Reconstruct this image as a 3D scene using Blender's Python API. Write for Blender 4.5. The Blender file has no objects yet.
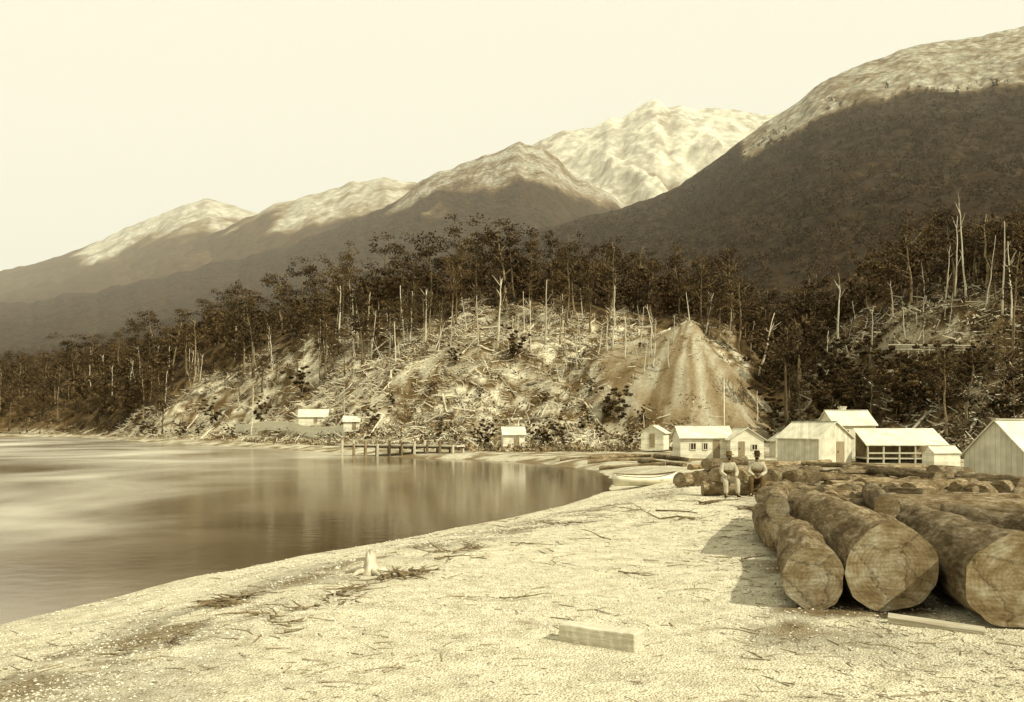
import bpy, math, random
import numpy as np
from mathutils import Vector, Quaternion, Matrix
random.seed(7); rng=np.random.default_rng(7)
S=bpy.context.scene
COL=S.collection
H=2.6; FO=900.0; HY=425.0; WZ=-0.9

# ------------------------------------------------------------ noise
def _hash(ix,iy,seed):
    n=(ix.astype(np.int64)*374761393+iy.astype(np.int64)*668265263+seed*1442695041)&0x7fffffff
    n=((n^(n>>13))*1274126177)&0x7fffffff
    n=n^(n>>16)
    return (n&0xffff)/65535.0
def vnoise(x,y,seed=0):
    x=np.asarray(x,float);y=np.asarray(y,float)
    ix=np.floor(x);iy=np.floor(y);fx=x-ix;fy=y-iy
    fx=fx*fx*(3-2*fx);fy=fy*fy*(3-2*fy)
    a=_hash(ix,iy,seed);b=_hash(ix+1,iy,seed);c=_hash(ix,iy+1,seed);d=_hash(ix+1,iy+1,seed)
    return (a*(1-fx)+b*fx)*(1-fy)+(c*(1-fx)+d*fx)*fy
def fbm(x,y,o=4,seed=0):
    s=0;a=.5;t=0
    for i in range(o):
        s=s+a*vnoise(x*2**i+i*17.3,y*2**i+i*9.1,seed+i);t+=a;a*=.5
    return s/t
def ridged(x,y,o=4,seed=0):
    s=0;a=.5;t=0
    for i in range(o):
        s=s+a*(1-np.abs(2*vnoise(x*2**i+i*7.7,y*2**i+i*3.1,seed+i)-1));t+=a;a*=.5
    return s/t
def sm(e0,e1,x):
    t=np.clip((np.asarray(x,float)-e0)/(e1-e0),0,1);return t*t*(3-2*t)
def sepia(a):
    a=np.asarray(a,float);k=np.clip(a/.45,0,1)
    return np.stack([a,a*(.59+.36*k**1.2),a*(.17+.56*k**1.3)],-1)
def sp(a):
    c=sepia(a);return (float(c[0]),float(c[1]),float(c[2]),1)

# ------------------------------------------------------------ terrain function
wp=[(15,620),(100,600),(200,575),(300,556),(400,538),(500,520),(560,507),(606,491),(616,482),(598,471),(540,463.5),(480,460),(400,457.5),(350,454),(250,447),(160,443),(75,437),(-20,436.3)]
WP=[((p-512)/FO*(H-WZ)*FO/(q-HY),(H-WZ)*FO/(q-HY)) for p,q in wp]
WP=[(-1500,-90),(-60,-80),(-24,-40),(-14,-4),(-11,8)]+WP+[(-330,331),(-900,420),(-1500,430)]
WP=np.array(WP)
def sdist(X,Y):
    X=np.asarray(X,float);Y=np.asarray(Y,float)
    d=np.full(X.shape,1e9);ins=np.zeros(X.shape,bool)
    n=len(WP)
    for i in range(n):
        ax,ay=WP[i];bx,by=WP[(i+1)%n]
        dx,dy=bx-ax,by-ay
        t=np.clip(((X-ax)*dx+(Y-ay)*dy)/(dx*dx+dy*dy),0,1)
        d=np.minimum(d,(X-ax-t*dx)**2+(Y-ay-t*dy)**2)
        c=((ay>Y)!=(by>Y))
        xi=ax+(Y-ay)*(dx)/(dy if abs(dy)>1e-9 else 1e-9)
        ins^=(c&(X<xi))
    return np.where(ins,-1,1)*np.sqrt(d)
def tab(px,t):
    return np.interp(px,[a for a,b in t],[b for a,b in t])
TF=[(-200,340),(15,295),(75,278),(160,195),(250,162),(350,128),(420,116),(480,110),(540,108),(620,110),(700,113),(780,122),(850,105),(900,98),(1000,80),(1200,75)]
TC=[(-200,450),(15,390),(75,375),(160,290),(250,255),(350,215),(480,200),(620,200),(700,205),(780,235),(850,185),(900,165),(1000,140),(1200,135)]
TY=[(-200,400),(15,392),(75,382),(160,364),(270,336),(350,322),(480,308),(600,303),(700,314),(780,355),(850,330),(900,298),(960,280),(1024,262),(1200,240)]
T0=[(-50,.05),(100,.1),(165,.22),(200,.6),(330,.66),(360,.76),(500,.78),(640,.70),(700,.8),(760,.3),(810,.3),(830,.78),(950,.82),(1000,.6)]
def treeline(p): return tab(p,T0)+(fbm(np.asarray(p,float)/14.,np.asarray(p,float)*0,3,61)-.5)*.65*sm(180,330,p)
def bearing(X,Y): return np.clip(512+FO*X/np.maximum(Y,3.0),-400,1400)
MX,MY=(688-512)/FO*143,143
def ground(X,Y):
    X=np.asarray(X,float);Y=np.asarray(Y,float)
    sd=sdist(X,Y)+(fbm(X/2.2,Y/2.2,3,5)-.5)*.7
    px=bearing(X,Y)
    zl=-.4*sm(40,62,Y)
    w=np.interp(Y,[10,40,70,120],[7,6,3.5,4])
    z=WZ+(zl-WZ)*sm(-.15,1,sd/w)+.0
    z0=WZ+(zl-WZ)*float(sm(-.15,1,0))
    z=z-(z0-WZ)*(1-np.clip(sd/w,0,1))
    z=np.where(sd<0,WZ+np.maximum(sd*.13,-4),z)
    land=sm(0,2,sd)
    z=z+land*(fbm(X/3.1,Y/3.1,4,2)-.5)*.20+land*(fbm(X/.5,Y/.5,2,3)-.5)*.03
    F=tab(px,TF);C=tab(px,TC);yc=tab(px,TY)
    F=F+ (fbm(px/40,Y*0,2,9)-.5)*8
    zc=H+(HY-yc)/FO*C
    t=(Y-F)/(C-F)
    tt=np.clip(t,0,1)
    hill=zc*(.5*tt+.5*(tt*tt*(3-2*tt)))
    hill=hill+np.clip(Y-C,0,300)*.10
    on=sm(0,.25,t)
    hill=hill+on*((fbm(X/26,Y/26,4,11)-.5)*10+(fbm(X/5,Y/5,3,12)-.5)*2.6)
    dx=X-MX
    r=np.sqrt(np.where(dx<0,dx*.8,dx*1.05)**2+((Y-MY)*.8)**2)*(1+.2*(fbm(X/6,Y/6,3,21)-.5))
    m=np.maximum(0,1-r/15.0)
    hill=hill+13.2*np.where(m>0,m**.95,0)*on**.3
    mx,my=(905-512)/FO*128,128
    r=np.sqrt((X-mx)**2+((Y-my)*.7)**2)
    hill=hill+4.5*np.maximum(0,1-r/16)**1.2*on
    return z+np.maximum(hill,0)*sm(0,3,sd)
def g1(x,y): return float(ground(np.array([x]),np.array([y]))[0])
_YS=np.geomspace(7,600,2500)
def hit(px,py):
    X=(px-512)/FO*_YS;z=ground(X,_YS);z=np.maximum(z,WZ)
    yp=HY-FO*(z-H)/_YS
    i=np.argmax(yp<=py)
    if yp[i]>py: i=len(_YS)-1
    return float(X[i]),float(_YS[i]),float(z[i])

# ------------------------------------------------------------ materials
def newmat(name):
    m=bpy.data.materials.new(name);m.use_nodes=True
    nt=m.node_tree;b=nt.nodes['Principled BSDF'];b.inputs['Roughness'].default_value=.9
    b.inputs['Specular IOR Level'].default_value=.12
    return m,nt,b
def N(nt,t,**k):
    n=nt.nodes.new(t)
    return n
def texco(nt,scale=(1,1,1)):
    tc=nt.nodes.new('ShaderNodeTexCoord');mp=nt.nodes.new('ShaderNodeMapping')
    mp.inputs['Scale'].default_value=scale
    nt.links.new(tc.outputs['Object'],mp.inputs['Vector']);return mp.outputs['Vector']
def ramp(nt,fac,stops):
    r=nt.nodes.new('ShaderNodeValToRGB');e=r.color_ramp.elements
    e[0].position,e[0].color=stops[0][0],stops[0][1]
    e[1].position,e[1].color=stops[-1][0],stops[-1][1]
    for p,c in stops[1:-1]:
        x=e.new(p);x.color=c
    nt.links.new(fac,r.inputs['Fac']);return r.outputs['Color']
def mult(nt,a,b,f=1):
    mm=nt.nodes.new('ShaderNodeMix');mm.data_type='RGBA';mm.blend_type='MULTIPLY';mm.inputs['Factor'].default_value=f
    nt.links.new(a,mm.inputs['A']);nt.links.new(b,mm.inputs['B']);return mm.outputs['Result']
def noisemat(name,lo,hi,scale=3,stretch=(1,1,1),bump=.3,detail=8,rough=.9,dist=.05,attr=None,p0=.3,p1=.7,randobj=0):
    m,nt,b=newmat(name);L=nt.links
    v=texco(nt,stretch)
    n=N(nt,'ShaderNodeTexNoise');n.inputs['Scale'].default_value=scale;n.inputs['Detail'].default_value=detail;n.inputs['Roughness'].default_value=.65
    L.new(v,n.inputs['Vector'])
    c=ramp(nt,n.outputs['Fac'],[(p0,sp(lo)),(p1,sp(hi))])
    if attr:
        a=N(nt,'ShaderNodeAttribute');a.attribute_name=attr
        c=mult(nt,c,a.outputs['Color'])
    if randobj:
        oi=N(nt,'ShaderNodeObjectInfo');mr=N(nt,'ShaderNodeMapRange');mr.inputs['To Min'].default_value=1-randobj;mr.inputs['To Max'].default_value=1+randobj
        L.new(oi.outputs['Random'],mr.inputs['Value'])
        vm=N(nt,'ShaderNodeVectorMath');vm.operation='SCALE';L.new(c,vm.inputs[0]);L.new(mr.outputs[0],vm.inputs['Scale']);c=vm.outputs[0]
    L.new(c,b.inputs['Base Color']);b.inputs['Roughness'].default_value=rough
    if bump:
        bp=N(nt,'ShaderNodeBump');bp.inputs['Strength'].default_value=bump;bp.inputs['Distance'].default_value=dist
        L.new(n.outputs['Fac'],bp.inputs['Height']);L.new(bp.outputs[0],b.inputs['Normal'])
    return m
def barkmat():
    m,nt,b=newmat('beech_bark');L=nt.links
    v=texco(nt,(1,1,.22));v1=texco(nt,(1,1,.45))
    oi=N(nt,'ShaderNodeObjectInfo')
    n=N(nt,'ShaderNodeTexNoise');n.noise_dimensions='4D';n.inputs['Scale'].default_value=13;n.inputs['Detail'].default_value=12;n.inputs['Roughness'].default_value=.8
    ml=N(nt,'ShaderNodeMath');ml.operation='MULTIPLY';ml.inputs[1].default_value=30;L.new(oi.outputs['Random'],ml.inputs[0]);L.new(ml.outputs[0],n.inputs['W'])
    L.new(v,n.inputs['Vector'])
    n2=N(nt,'ShaderNodeTexNoise');n2.noise_dimensions='4D';n2.inputs['Scale'].default_value=2.1;n2.inputs['Detail'].default_value=11;n2.inputs['Roughness'].default_value=.72;L.new(v1,n2.inputs['Vector']);L.new(ml.outputs[0],n2.inputs['W'])
    c=ramp(nt,n.outputs['Fac'],[(.36,sp(.07)),(.5,sp(.18)),(.64,sp(.34))])
    c2=ramp(nt,n2.outputs['Fac'],[(.38,(.5,.48,.45,1)),(.48,(.95,.95,.95,1)),(.57,(1.45,1.55,1.75,1))])
    c=mult(nt,c,c2)
    mr=N(nt,'ShaderNodeMapRange');mr.inputs['To Min'].default_value=.65;mr.inputs['To Max'].default_value=1.25;L.new(oi.outputs['Random'],mr.inputs['Value'])
    vm=N(nt,'ShaderNodeVectorMath');vm.operation='SCALE';L.new(c,vm.inputs[0]);L.new(mr.outputs[0],vm.inputs['Scale'])
    L.new(vm.outputs[0],b.inputs['Base Color'])
    ad=N(nt,'ShaderNodeMath');ad.operation='ADD';L.new(n.outputs['Fac'],ad.inputs[0]);L.new(n2.outputs['Fac'],ad.inputs[1])
    bp=N(nt,'ShaderNodeBump');bp.inputs['Strength'].default_value=1;bp.inputs['Distance'].default_value=.08
    L.new(ad.outputs[0],bp.inputs['Height']);L.new(bp.outputs[0],b.inputs['Normal'])
    return m
M_bark=barkmat()
M_trunk=noisemat('tree_trunk_bark',.08,.28,2,(2,2,.5),.4,randobj=.5)
M_dead=noisemat('bleached_dead_wood',.32,.64,2,(3,3,.4),.4,randobj=.3)
M_slash=noisemat('felled_wood',.24,.62,2,(3,3,.4),.4,randobj=.5)
M_leaf=noisemat('beech_foliage',.03,.095,.5,(1,1,1),0,3,.8,attr='shade',randobj=.35)
M_scrub=noisemat('scrub_foliage',.08,.26,.4,(1,1,1),0,3,.85,attr='shade',randobj=.3)
M_plank=noisemat('sawn_wood',.38,.58,3,(1,8,8),.3,dist=.02)
M_pebble=noisemat('pebble',.44,.78,3,(1,1,1),0,attr='shade')
M_chip=noisemat('litter_wood',.09,.38,3,(1,1,1),0,attr='shade')
M_twig=noisemat('twig_wood',.14,.40,3,(1,1,1),0)
M_dark=noisemat('dark_interior',.012,.03,2,bump=0)
M_drift=noisemat('driftwood',.07,.28,3,(3,3,.6),.5,dist=.02)
M_skin=noisemat('skin',.2,.26,3,bump=0)
M_hair=noisemat('hair',.02,.05,9,bump=0)
def cloth(n,a): return noisemat(n,a*.75,a*1.2,14,bump=.3,dist=.01)
def boards(name,a,axis,width=.18,rough=.85,groove=.55):
    m,nt,b=newmat(name);L=nt.links
    tc=N(nt,'ShaderNodeTexCoord');sx=N(nt,'ShaderNodeSeparateXYZ');L.new(tc.outputs['Object'],sx.inputs[0])
    if axis=='Z': src=sx.outputs['Z']
    else:
        ad=N(nt,'ShaderNodeMath');ad.operation='ADD';L.new(sx.outputs['X'],ad.inputs[0]);L.new(sx.outputs['Y'],ad.inputs[1]);src=ad.outputs[0]
    dv=N(nt,'ShaderNodeMath');dv.operation='DIVIDE';dv.inputs[1].default_value=width;L.new(src,dv.inputs[0])
    fr=N(nt,'ShaderNodeMath');fr.operation='FRACT';L.new(dv.outputs[0],fr.inputs[0])
    fl=N(nt,'ShaderNodeMath');fl.operation='FLOOR';L.new(dv.outputs[0],fl.inputs[0])
    wn=N(nt,'ShaderNodeTexWhiteNoise');wn.noise_dimensions='1D';L.new(fl.outputs[0],wn.inputs['W'])
    g=ramp(nt,fr.outputs[0],[(0,(groove,)*3+(1,)),(.12,(1,1,1,1)),(1,(.95,.95,.95,1))])
    no=N(nt,'ShaderNodeTexNoise');no.inputs['Scale'].default_value=1.7;no.inputs['Detail'].default_value=8;L.new(tc.outputs['Object'],no.inputs['Vector'])
    c=ramp(nt,no.outputs['Fac'],[(.3,sp(a*.72)),(.65,sp(a))])
    r2=ramp(nt,wn.outputs['Value'],[(0,(.8,.8,.78,1)),(1,(1,1,1,1))])
    c=mult(nt,mult(nt,c,g),r2)
    L.new(c,b.inputs['Base Color']);b.inputs['Roughness'].default_value=rough
    bp=N(nt,'ShaderNodeBump');bp.inputs['Strength'].default_value=.5;bp.inputs['Distance'].default_value=.03
    L.new(g,bp.inputs['Height']);L.new(bp.outputs[0],b.inputs['Normal'])
    return m
M_wwhite=boards('whitewashed_weatherboard',.86,'Z',.2,groove=.75)
M_wgrey=boards('weathered_vertical_boards',.74,'X',.22)
M_rpale=boards('pale_shingle_roof',.80,'X',.3,groove=.8)
M_rgrey=boards('weathered_board_roof',.6,'X',.25)
def cutmat():
    m,nt,b=newmat('sawn_log_end');L=nt.links
    v=texco(nt)
    oi=N(nt,'ShaderNodeObjectInfo');m3=N(nt,'ShaderNodeMath');m3.operation='MULTIPLY';m3.inputs[1].default_value=40;L.new(oi.outputs['Random'],m3.inputs[0])
    w=N(nt,'ShaderNodeTexWave');w.wave_type='RINGS';w.rings_direction='Z'
    w.inputs['Scale'].default_value=6;w.inputs['Distortion'].default_value=4;w.inputs['Detail'].default_value=5;w.inputs['Detail Scale'].default_value=1.2
    L.new(v,w.inputs['Vector'])
    n=N(nt,'ShaderNodeTexNoise');n.noise_dimensions='4D';n.inputs['Scale'].default_value=2.2;n.inputs['Detail'].default_value=13;n.inputs['Roughness'].default_value=.78;L.new(v,n.inputs['Vector']);L.new(m3.outputs[0],n.inputs['W'])
    vs=texco(nt,(1,10,1));ns=N(nt,'ShaderNodeTexNoise');ns.inputs['Scale'].default_value=2.5;ns.inputs['Detail'].default_value=6;L.new(vs,ns.inputs['Vector'])
    c1=ramp(nt,w.outputs['Fac'],[(0,(.84,.84,.82,1)),(1,(1,1,1,1))])
    cs=ramp(nt,ns.outputs['Fac'],[(.35,(.74,.72,.68,1)),(.6,(1.05,1.05,1.05,1))])
    c2=ramp(nt,n.outputs['Fac'],[(.36,sp(.12)),(.5,sp(.25)),(.64,sp(.42))])
    vo=N(nt,'ShaderNodeTexVoronoi');vo.feature='DISTANCE_TO_EDGE';vo.inputs['Scale'].default_value=1.3;vo.inputs['Randomness'].default_value=1
    vmx=N(nt,'ShaderNodeVectorMath');vmx.operation='ADD';L.new(v,vmx.inputs[0])
    vsc=N(nt,'ShaderNodeVectorMath');vsc.operation='SCALE';vsc.inputs['Scale'].default_value=.5;L.new(n.outputs['Color'],vsc.inputs[0]);L.new(vsc.outputs[0],vmx.inputs[1]);L.new(vmx.outputs[0],vo.inputs['Vector'])
    c3=ramp(nt,vo.outputs['Distance'],[(.004,(.25,.25,.25,1)),(.02,(1,1,1,1))])
    c=mult(nt,mult(nt,mult(nt,c2,c1),cs),c3,.7)
    L.new(c,b.inputs['Base Color'])
    bp=N(nt,'ShaderNodeBump');bp.inputs['Strength'].default_value=.6;bp.inputs['Distance'].default_value=.03
    L.new(n.outputs['Fac'],bp.inputs['Height']);L.new(bp.outputs[0],b.inputs['Normal'])
    return m
M_cut=cutmat()
def attrmat(name,scale,bump,dist,lo=.7,hi=1.3,scale2=None,voro=0,detail=10,vc=.84,vw=1.0):
    m,nt,b=newmat(name);L=nt.links
    a=N(nt,'ShaderNodeAttribute');a.attribute_name='Col'
    v=texco(nt)
    n=N(nt,'ShaderNodeTexNoise');n.inputs['Scale'].default_value=scale;n.inputs['Detail'].default_value=detail;n.inputs['Roughness'].default_value=.72
    L.new(v,n.inputs['Vector'])
    c=ramp(nt,n.outputs['Fac'],[(.3,(lo,lo*.97,lo*.9,1)),(.7,(hi,hi,hi,1))])
    res=mult(nt,a.outputs['Color'],c)
    hgt=n.outputs['Fac']
    if scale2:
        n3=N(nt,'ShaderNodeTexNoise');n3.inputs['Scale'].default_value=scale2;n3.inputs['Detail'].default_value=9;n3.inputs['Roughness'].default_value=.76;L.new(v,n3.inputs['Vector'])
        res=mult(nt,res,ramp(nt,n3.outputs['Fac'],[(.36,(.70,.67,.62,1)),(.56,(1.08,1.08,1.08,1))]))
    if voro:
        vo=N(nt,'ShaderNodeTexVoronoi');vo.inputs['Scale'].default_value=voro;L.new(v,vo.inputs['Vector'])
        res=mult(nt,res,ramp(nt,vo.outputs['Distance'],[(.1,(1.1,1.1,1.1,1)),(.65,(vc,vc*.98,vc*.93,1))]))
        sc_=N(nt,'ShaderNodeMath');sc_.operation='MULTIPLY';sc_.inputs[1].default_value=vw;L.new(vo.outputs['Distance'],sc_.inputs[0])
        ad=N(nt,'ShaderNodeMath');ad.operation='SUBTRACT';L.new(n.outputs['Fac'],ad.inputs[0]);L.new(sc_.outputs[0],ad.inputs[1]);hgt=ad.outputs[0]
    L.new(res,b.inputs['Base Color'])
    bp=N(nt,'ShaderNodeBump');bp.inputs['Strength'].default_value=bump;bp.inputs['Distance'].default_value=dist
    L.new(hgt,bp.inputs['Height']);L.new(bp.outputs[0],b.inputs['Normal'])
    return m

# ------------------------------------------------------------ mesh helpers
def mkmesh(name,v,f,mat=None,smooth=False):
    me=bpy.data.meshes.new(name)
    me.from_pydata(v.tolist() if isinstance(v,np.ndarray) else v,[],f.tolist() if isinstance(f,np.ndarray) else f)
    if mat: me.materials.append(mat)
    if smooth: me.polygons.foreach_set('use_smooth',[True]*len(me.polygons))
    me.update();return me
def mkobj(name,me,parent=None,loc=None,label=None,cat=None,group=None,kind=None):
    o=bpy.data.objects.new(name,me);COL.objects.link(o)
    if parent: o.parent=parent
    if loc is not None:o.location=loc
    if label:o['label']=label
    if cat:o['category']=cat
    if group:o['group']=group
    if kind:o['kind']=kind
    return o
def setcol(me,c,name='Col'):
    a=me.color_attributes.new(name,'FLOAT_COLOR','POINT')
    rgba=np.ones((len(me.vertices),4));rgba[:,:3]=c
    a.data.foreach_set('color',rgba.ravel())
def gridfaces(nr,nc):
    i=np.arange(nr-1)[:,None]*nc+np.arange(nc-1)[None,:]
    i=i.ravel();return np.stack([i,i+1,i+nc+1,i+nc],-1)
def tube(path,rad,seg=8,cap=True):
    P=np.array(path,float);n=len(P);V=[];Fc=[]
    for i in range(n):
        t=P[min(i+1,n-1)]-P[max(i-1,0)];t/=np.linalg.norm(t)+1e-9
        u=np.cross(t,[0,1,0] if abs(t[1])<.9 else [1,0,0]);u/=np.linalg.norm(u);w=np.cross(t,u)
        for k in range(seg):
            a=2*math.pi*k/seg;V.append(P[i]+rad[i]*(math.cos(a)*u+math.sin(a)*w))
    for i in range(n-1):
        for k in range(seg):
            Fc.append((i*seg+k,i*seg+(k+1)%seg,(i+1)*seg+(k+1)%seg,(i+1)*seg+k))
    if cap:
        Fc.append(tuple(range(seg))[::-1]);Fc.append(tuple((n-1)*seg+k for k in range(seg)))
    return [tuple(map(float,v)) for v in V],Fc
def join(parts):
    V=[];Fc=[]
    for v,f in parts:
        o=len(V);V+=list(v);Fc+=[tuple(i+o for i in q) for q in f]
    return V,Fc
def box(c,d,rz=0):
    cx,cy,cz=c;dx,dy,dz=[q/2 for q in d]
    V=[]
    for x,y,z in [(-1,-1,-1),(1,-1,-1),(1,1,-1),(-1,1,-1),(-1,-1,1),(1,-1,1),(1,1,1),(-1,1,1)]:
        X,Y=x*dx,y*dy
        V.append((cx+X*math.cos(rz)-Y*math.sin(rz),cy+X*math.sin(rz)+Y*math.cos(rz),cz+z*dz))
    return V,[(0,3,2,1),(4,5,6,7),(0,1,5,4),(1,2,6,5),(2,3,7,6),(3,0,4,7)]
def quads(centers,size,shade,rg,flat=0.0):
    n=len(centers)
    a=rg.normal(size=(n,3));a/=np.linalg.norm(a,axis=1)[:,None]
    b=rg.normal(size=(n,3));b-=a*(a*b).sum(1)[:,None];b/=np.linalg.norm(b,axis=1)[:,None]
    s=size[:,None]
    a=a*s*.5;b=b*s*.35
    V=np.stack([centers-a,centers+b*1.1,centers+a,centers-b],1).reshape(-1,3)
    F_=np.arange(n*4).reshape(n,4)
    return V,F_,np.repeat(shade,4)
def sticks(c0,d,l,r_):
    n=len(c0);w=np.cross(d,np.array([0,0,1.]));w/=np.linalg.norm(w,axis=1)[:,None];u=np.cross(d,w)
    r_=r_[:,None];l=l[:,None]
    V=np.stack([c0+w*r_,c0-w*r_*.5+u*r_,c0-w*r_*.5-u*r_,c0+d*l+w*r_*.5,c0+d*l-w*r_*.3+u*r_*.5,c0+d*l-w*r_*.3-u*r_*.5],1).reshape(-1,3)
    b0=np.arange(n)[:,None]*6
    return V,np.concatenate([b0+np.array([[0,1,4,3]]),b0+np.array([[1,2,5,4]]),b0+np.array([[2,0,3,5]])])

# ------------------------------------------------------------ ground sheet
rows=np.concatenate([np.arange(-40,0,2.),np.arange(0,5,.5),np.arange(5,42,.17),np.geomspace(42,470,260),np.geomspace(490,7000,26)])
tc=np.linspace(-1,1,440)
YY,TT=np.meshgrid(rows,tc,indexing='ij')
Yp=np.maximum(YY,0)
XX=(9+.72*Yp)*TT+(260+.9*Yp)*np.sign(TT)*np.abs(TT)**13
ZZ=ground(XX,YY)
me=mkmesh('ground',np.stack([XX,YY,ZZ],-1).reshape(-1,3),gridfaces(*XX.shape),attrmat('shingle_and_hillside',15,1,.05,.78,1.18,scale2=2.3,voro=34,vc=.86,vw=.8),True)
sd=sdist(XX,YY);px=bearing(XX,YY)
t=(YY-tab(px,TF))/(tab(px,TC)-tab(px,TF))
n1=fbm(XX/1.6,YY/1.6,4,31);n2=fbm(XX/7,YY/7,4,32)
al=.80-.16*sm(.52,.72,n1)*sm(.4,.6,n2)
al=al*(1-.12*sm(.5,.68,fbm(XX/.5,YY/.35,3,37)))
lit=np.exp(-((sd-5.0-1.6*(n2-.5)*2)/1.2)**2)*sm(.40,.56,fbm(XX/.9,YY/.7,4,33))*(1-sm(30,42,YY))
al=al*(1-.55*lit)
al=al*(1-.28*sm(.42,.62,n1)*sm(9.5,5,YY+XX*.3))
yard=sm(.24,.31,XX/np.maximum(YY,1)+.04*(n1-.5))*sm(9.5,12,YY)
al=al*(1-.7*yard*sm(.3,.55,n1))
wet=(1-sm(.05,.6,sd));al=al*(1-.1*wet)
al=np.where(sd<0,.2,al)
flat=sm(45,80,YY)*(sd>0)
al=al*(1-flat)+flat*(.24+.38*sm(.4,.65,n1))
hl=sm(-.12,.06,t)
slope=.13+.46*sm(.40,.64,fbm(XX/1.6,YY/1.6,5,35))*(.6+.8*sm(.35,.65,fbm(XX/9,YY/9,3,38)))
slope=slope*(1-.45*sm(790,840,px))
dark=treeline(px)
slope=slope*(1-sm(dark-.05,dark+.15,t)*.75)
dx=XX-MX
r=np.sqrt(np.where(dx<0,dx*.9,dx)**2+((YY-MY)*.8)**2)
mm_=1-sm(8,15,r+(n2-.5)*7)
ang=np.arctan2(YY-MY,dx)
slope=slope*(1-mm_)+mm_*(.23+.24*sm(.3,.7,fbm(ang*7,r/9,5,36))*(.6+.8*fbm(XX/1.0,YY/1.5,4,39)))
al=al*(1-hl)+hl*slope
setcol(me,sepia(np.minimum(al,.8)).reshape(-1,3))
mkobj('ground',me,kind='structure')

# ------------------------------------------------------------ water
m,nt,b=newmat('calm_lake_water');L=nt.links
v=texco(nt,(.07,.05,1))
n=N(nt,'ShaderNodeTexNoise');n.inputs['Scale'].default_value=1;n.inputs['Detail'].default_value=5;n.inputs['Distortion'].default_value=.5;L.new(v,n.inputs['Vector'])
tcn=N(nt,'ShaderNodeTexCoord');sx=N(nt,'ShaderNodeSeparateXYZ');L.new(tcn.outputs['Object'],sx.inputs[0])
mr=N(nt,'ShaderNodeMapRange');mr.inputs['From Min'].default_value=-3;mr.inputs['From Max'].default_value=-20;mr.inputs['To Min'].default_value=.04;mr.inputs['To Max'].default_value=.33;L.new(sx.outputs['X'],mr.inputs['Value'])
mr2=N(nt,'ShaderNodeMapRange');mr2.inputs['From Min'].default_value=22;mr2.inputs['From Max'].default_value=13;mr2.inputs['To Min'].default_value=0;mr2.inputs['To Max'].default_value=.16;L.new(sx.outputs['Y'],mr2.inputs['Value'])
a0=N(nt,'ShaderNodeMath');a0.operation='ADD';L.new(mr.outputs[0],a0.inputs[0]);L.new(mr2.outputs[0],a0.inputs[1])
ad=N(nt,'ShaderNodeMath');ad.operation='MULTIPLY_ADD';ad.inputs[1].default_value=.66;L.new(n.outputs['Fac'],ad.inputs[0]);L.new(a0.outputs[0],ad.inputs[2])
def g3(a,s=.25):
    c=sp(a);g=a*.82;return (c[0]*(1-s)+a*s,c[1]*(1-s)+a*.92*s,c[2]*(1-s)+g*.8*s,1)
c=ramp(nt,ad.outputs[0],[(.36,g3(.07)),(.54,g3(.15)),(.80,g3(.60,.1))]);L.new(c,b.inputs['Base Color'])  # pale stops paint lake mist, along with milky shallows, into the water colour
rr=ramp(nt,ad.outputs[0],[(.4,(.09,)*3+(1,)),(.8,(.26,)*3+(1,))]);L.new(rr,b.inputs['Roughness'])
b.inputs['Specular IOR Level'].default_value=.5;b.inputs['IOR'].default_value=1.33
v2=texco(nt,(1,1.6,1));n2_=N(nt,'ShaderNodeTexNoise');n2_.inputs['Scale'].default_value=1.4;n2_.inputs['Detail'].default_value=4;L.new(v2,n2_.inputs['Vector'])
bp=N(nt,'ShaderNodeBump');bp.inputs['Strength'].default_value=.2;bp.inputs['Distance'].default_value=.03;L.new(n2_.outputs['Fac'],bp.inputs['Height']);L.new(bp.outputs[0],b.inputs['Normal'])
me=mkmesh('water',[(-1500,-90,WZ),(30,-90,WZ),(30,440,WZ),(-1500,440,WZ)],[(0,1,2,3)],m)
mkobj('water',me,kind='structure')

# ------------------------------------------------------------ mountains
M_mtn=attrmat('mountain_bush_and_rock',.09,.8,7,.74,1.25,voro=.085,vc=.65,vw=1.1)
M_far=attrmat('hazy_far_mountain_rock',.05,.7,9,.76,1.15,voro=.035,vc=.82,vw=.6)
def mtn_z(crest,Dc,D0,px,Y,seed,amp,p=1.0,rough=3.0):
    yc=np.interp(px,[a for a,b in crest],[b for a,b in crest])
    yc=yc-(fbm(px/16,px*0,5,seed)-.5)*2*rough
    zc=H+(HY-yc)/FO*Dc
    v=(Y-D0)/(Dc-D0)
    vv=np.clip(v,0,1)
    X=(px-512)/FO*Y
    base=zc*vv**p
    g=ridged((X+.45*Y)/(Dc*.11),(Y-.2*X)/(Dc*.33),5,seed+3)
    z=base-amp*zc*(1-g)*np.clip(vv*1.5,0,1)*np.clip((1.0-vv)*4,0.0,1)
    z=z-(v>1)*(v-1)*zc*1.2+ (fbm(X/(Dc*.014),Y/(Dc*.014),4,seed+8)-.5)*Dc*.010*np.clip(vv*3,0,1)*np.clip((1.02-vv)*6,.2,1)
    return z,zc
def mountain(crest,Dc,D0,seed,amp,colf,p=1.0,rough=3,nc=640,nr=160,mat=None):
    pxs=np.linspace(-420,1450,nc);v=np.concatenate([np.linspace(0,1,nr),np.linspace(1.03,1.35,8)])
    Y=D0+(Dc-D0)*v
    YY,PX=np.meshgrid(Y,pxs,indexing='ij')
    z,zc=mtn_z(crest,Dc,D0,PX,YY,seed,amp,p,rough)
    X=(PX-512)/FO*YY
    me=mkmesh('mountain',np.stack([X,YY,z],-1).reshape(-1,3),gridfaces(*X.shape),mat or M_mtn,True)
    py=HY-FO*(z-H)/YY; cy=HY-FO*(zc-H)/Dc
    setcol(me,sepia(colf(PX,YY,X,z,py-cy)).reshape(-1,3))
    mkobj('mountain',me,kind='structure')
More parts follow.
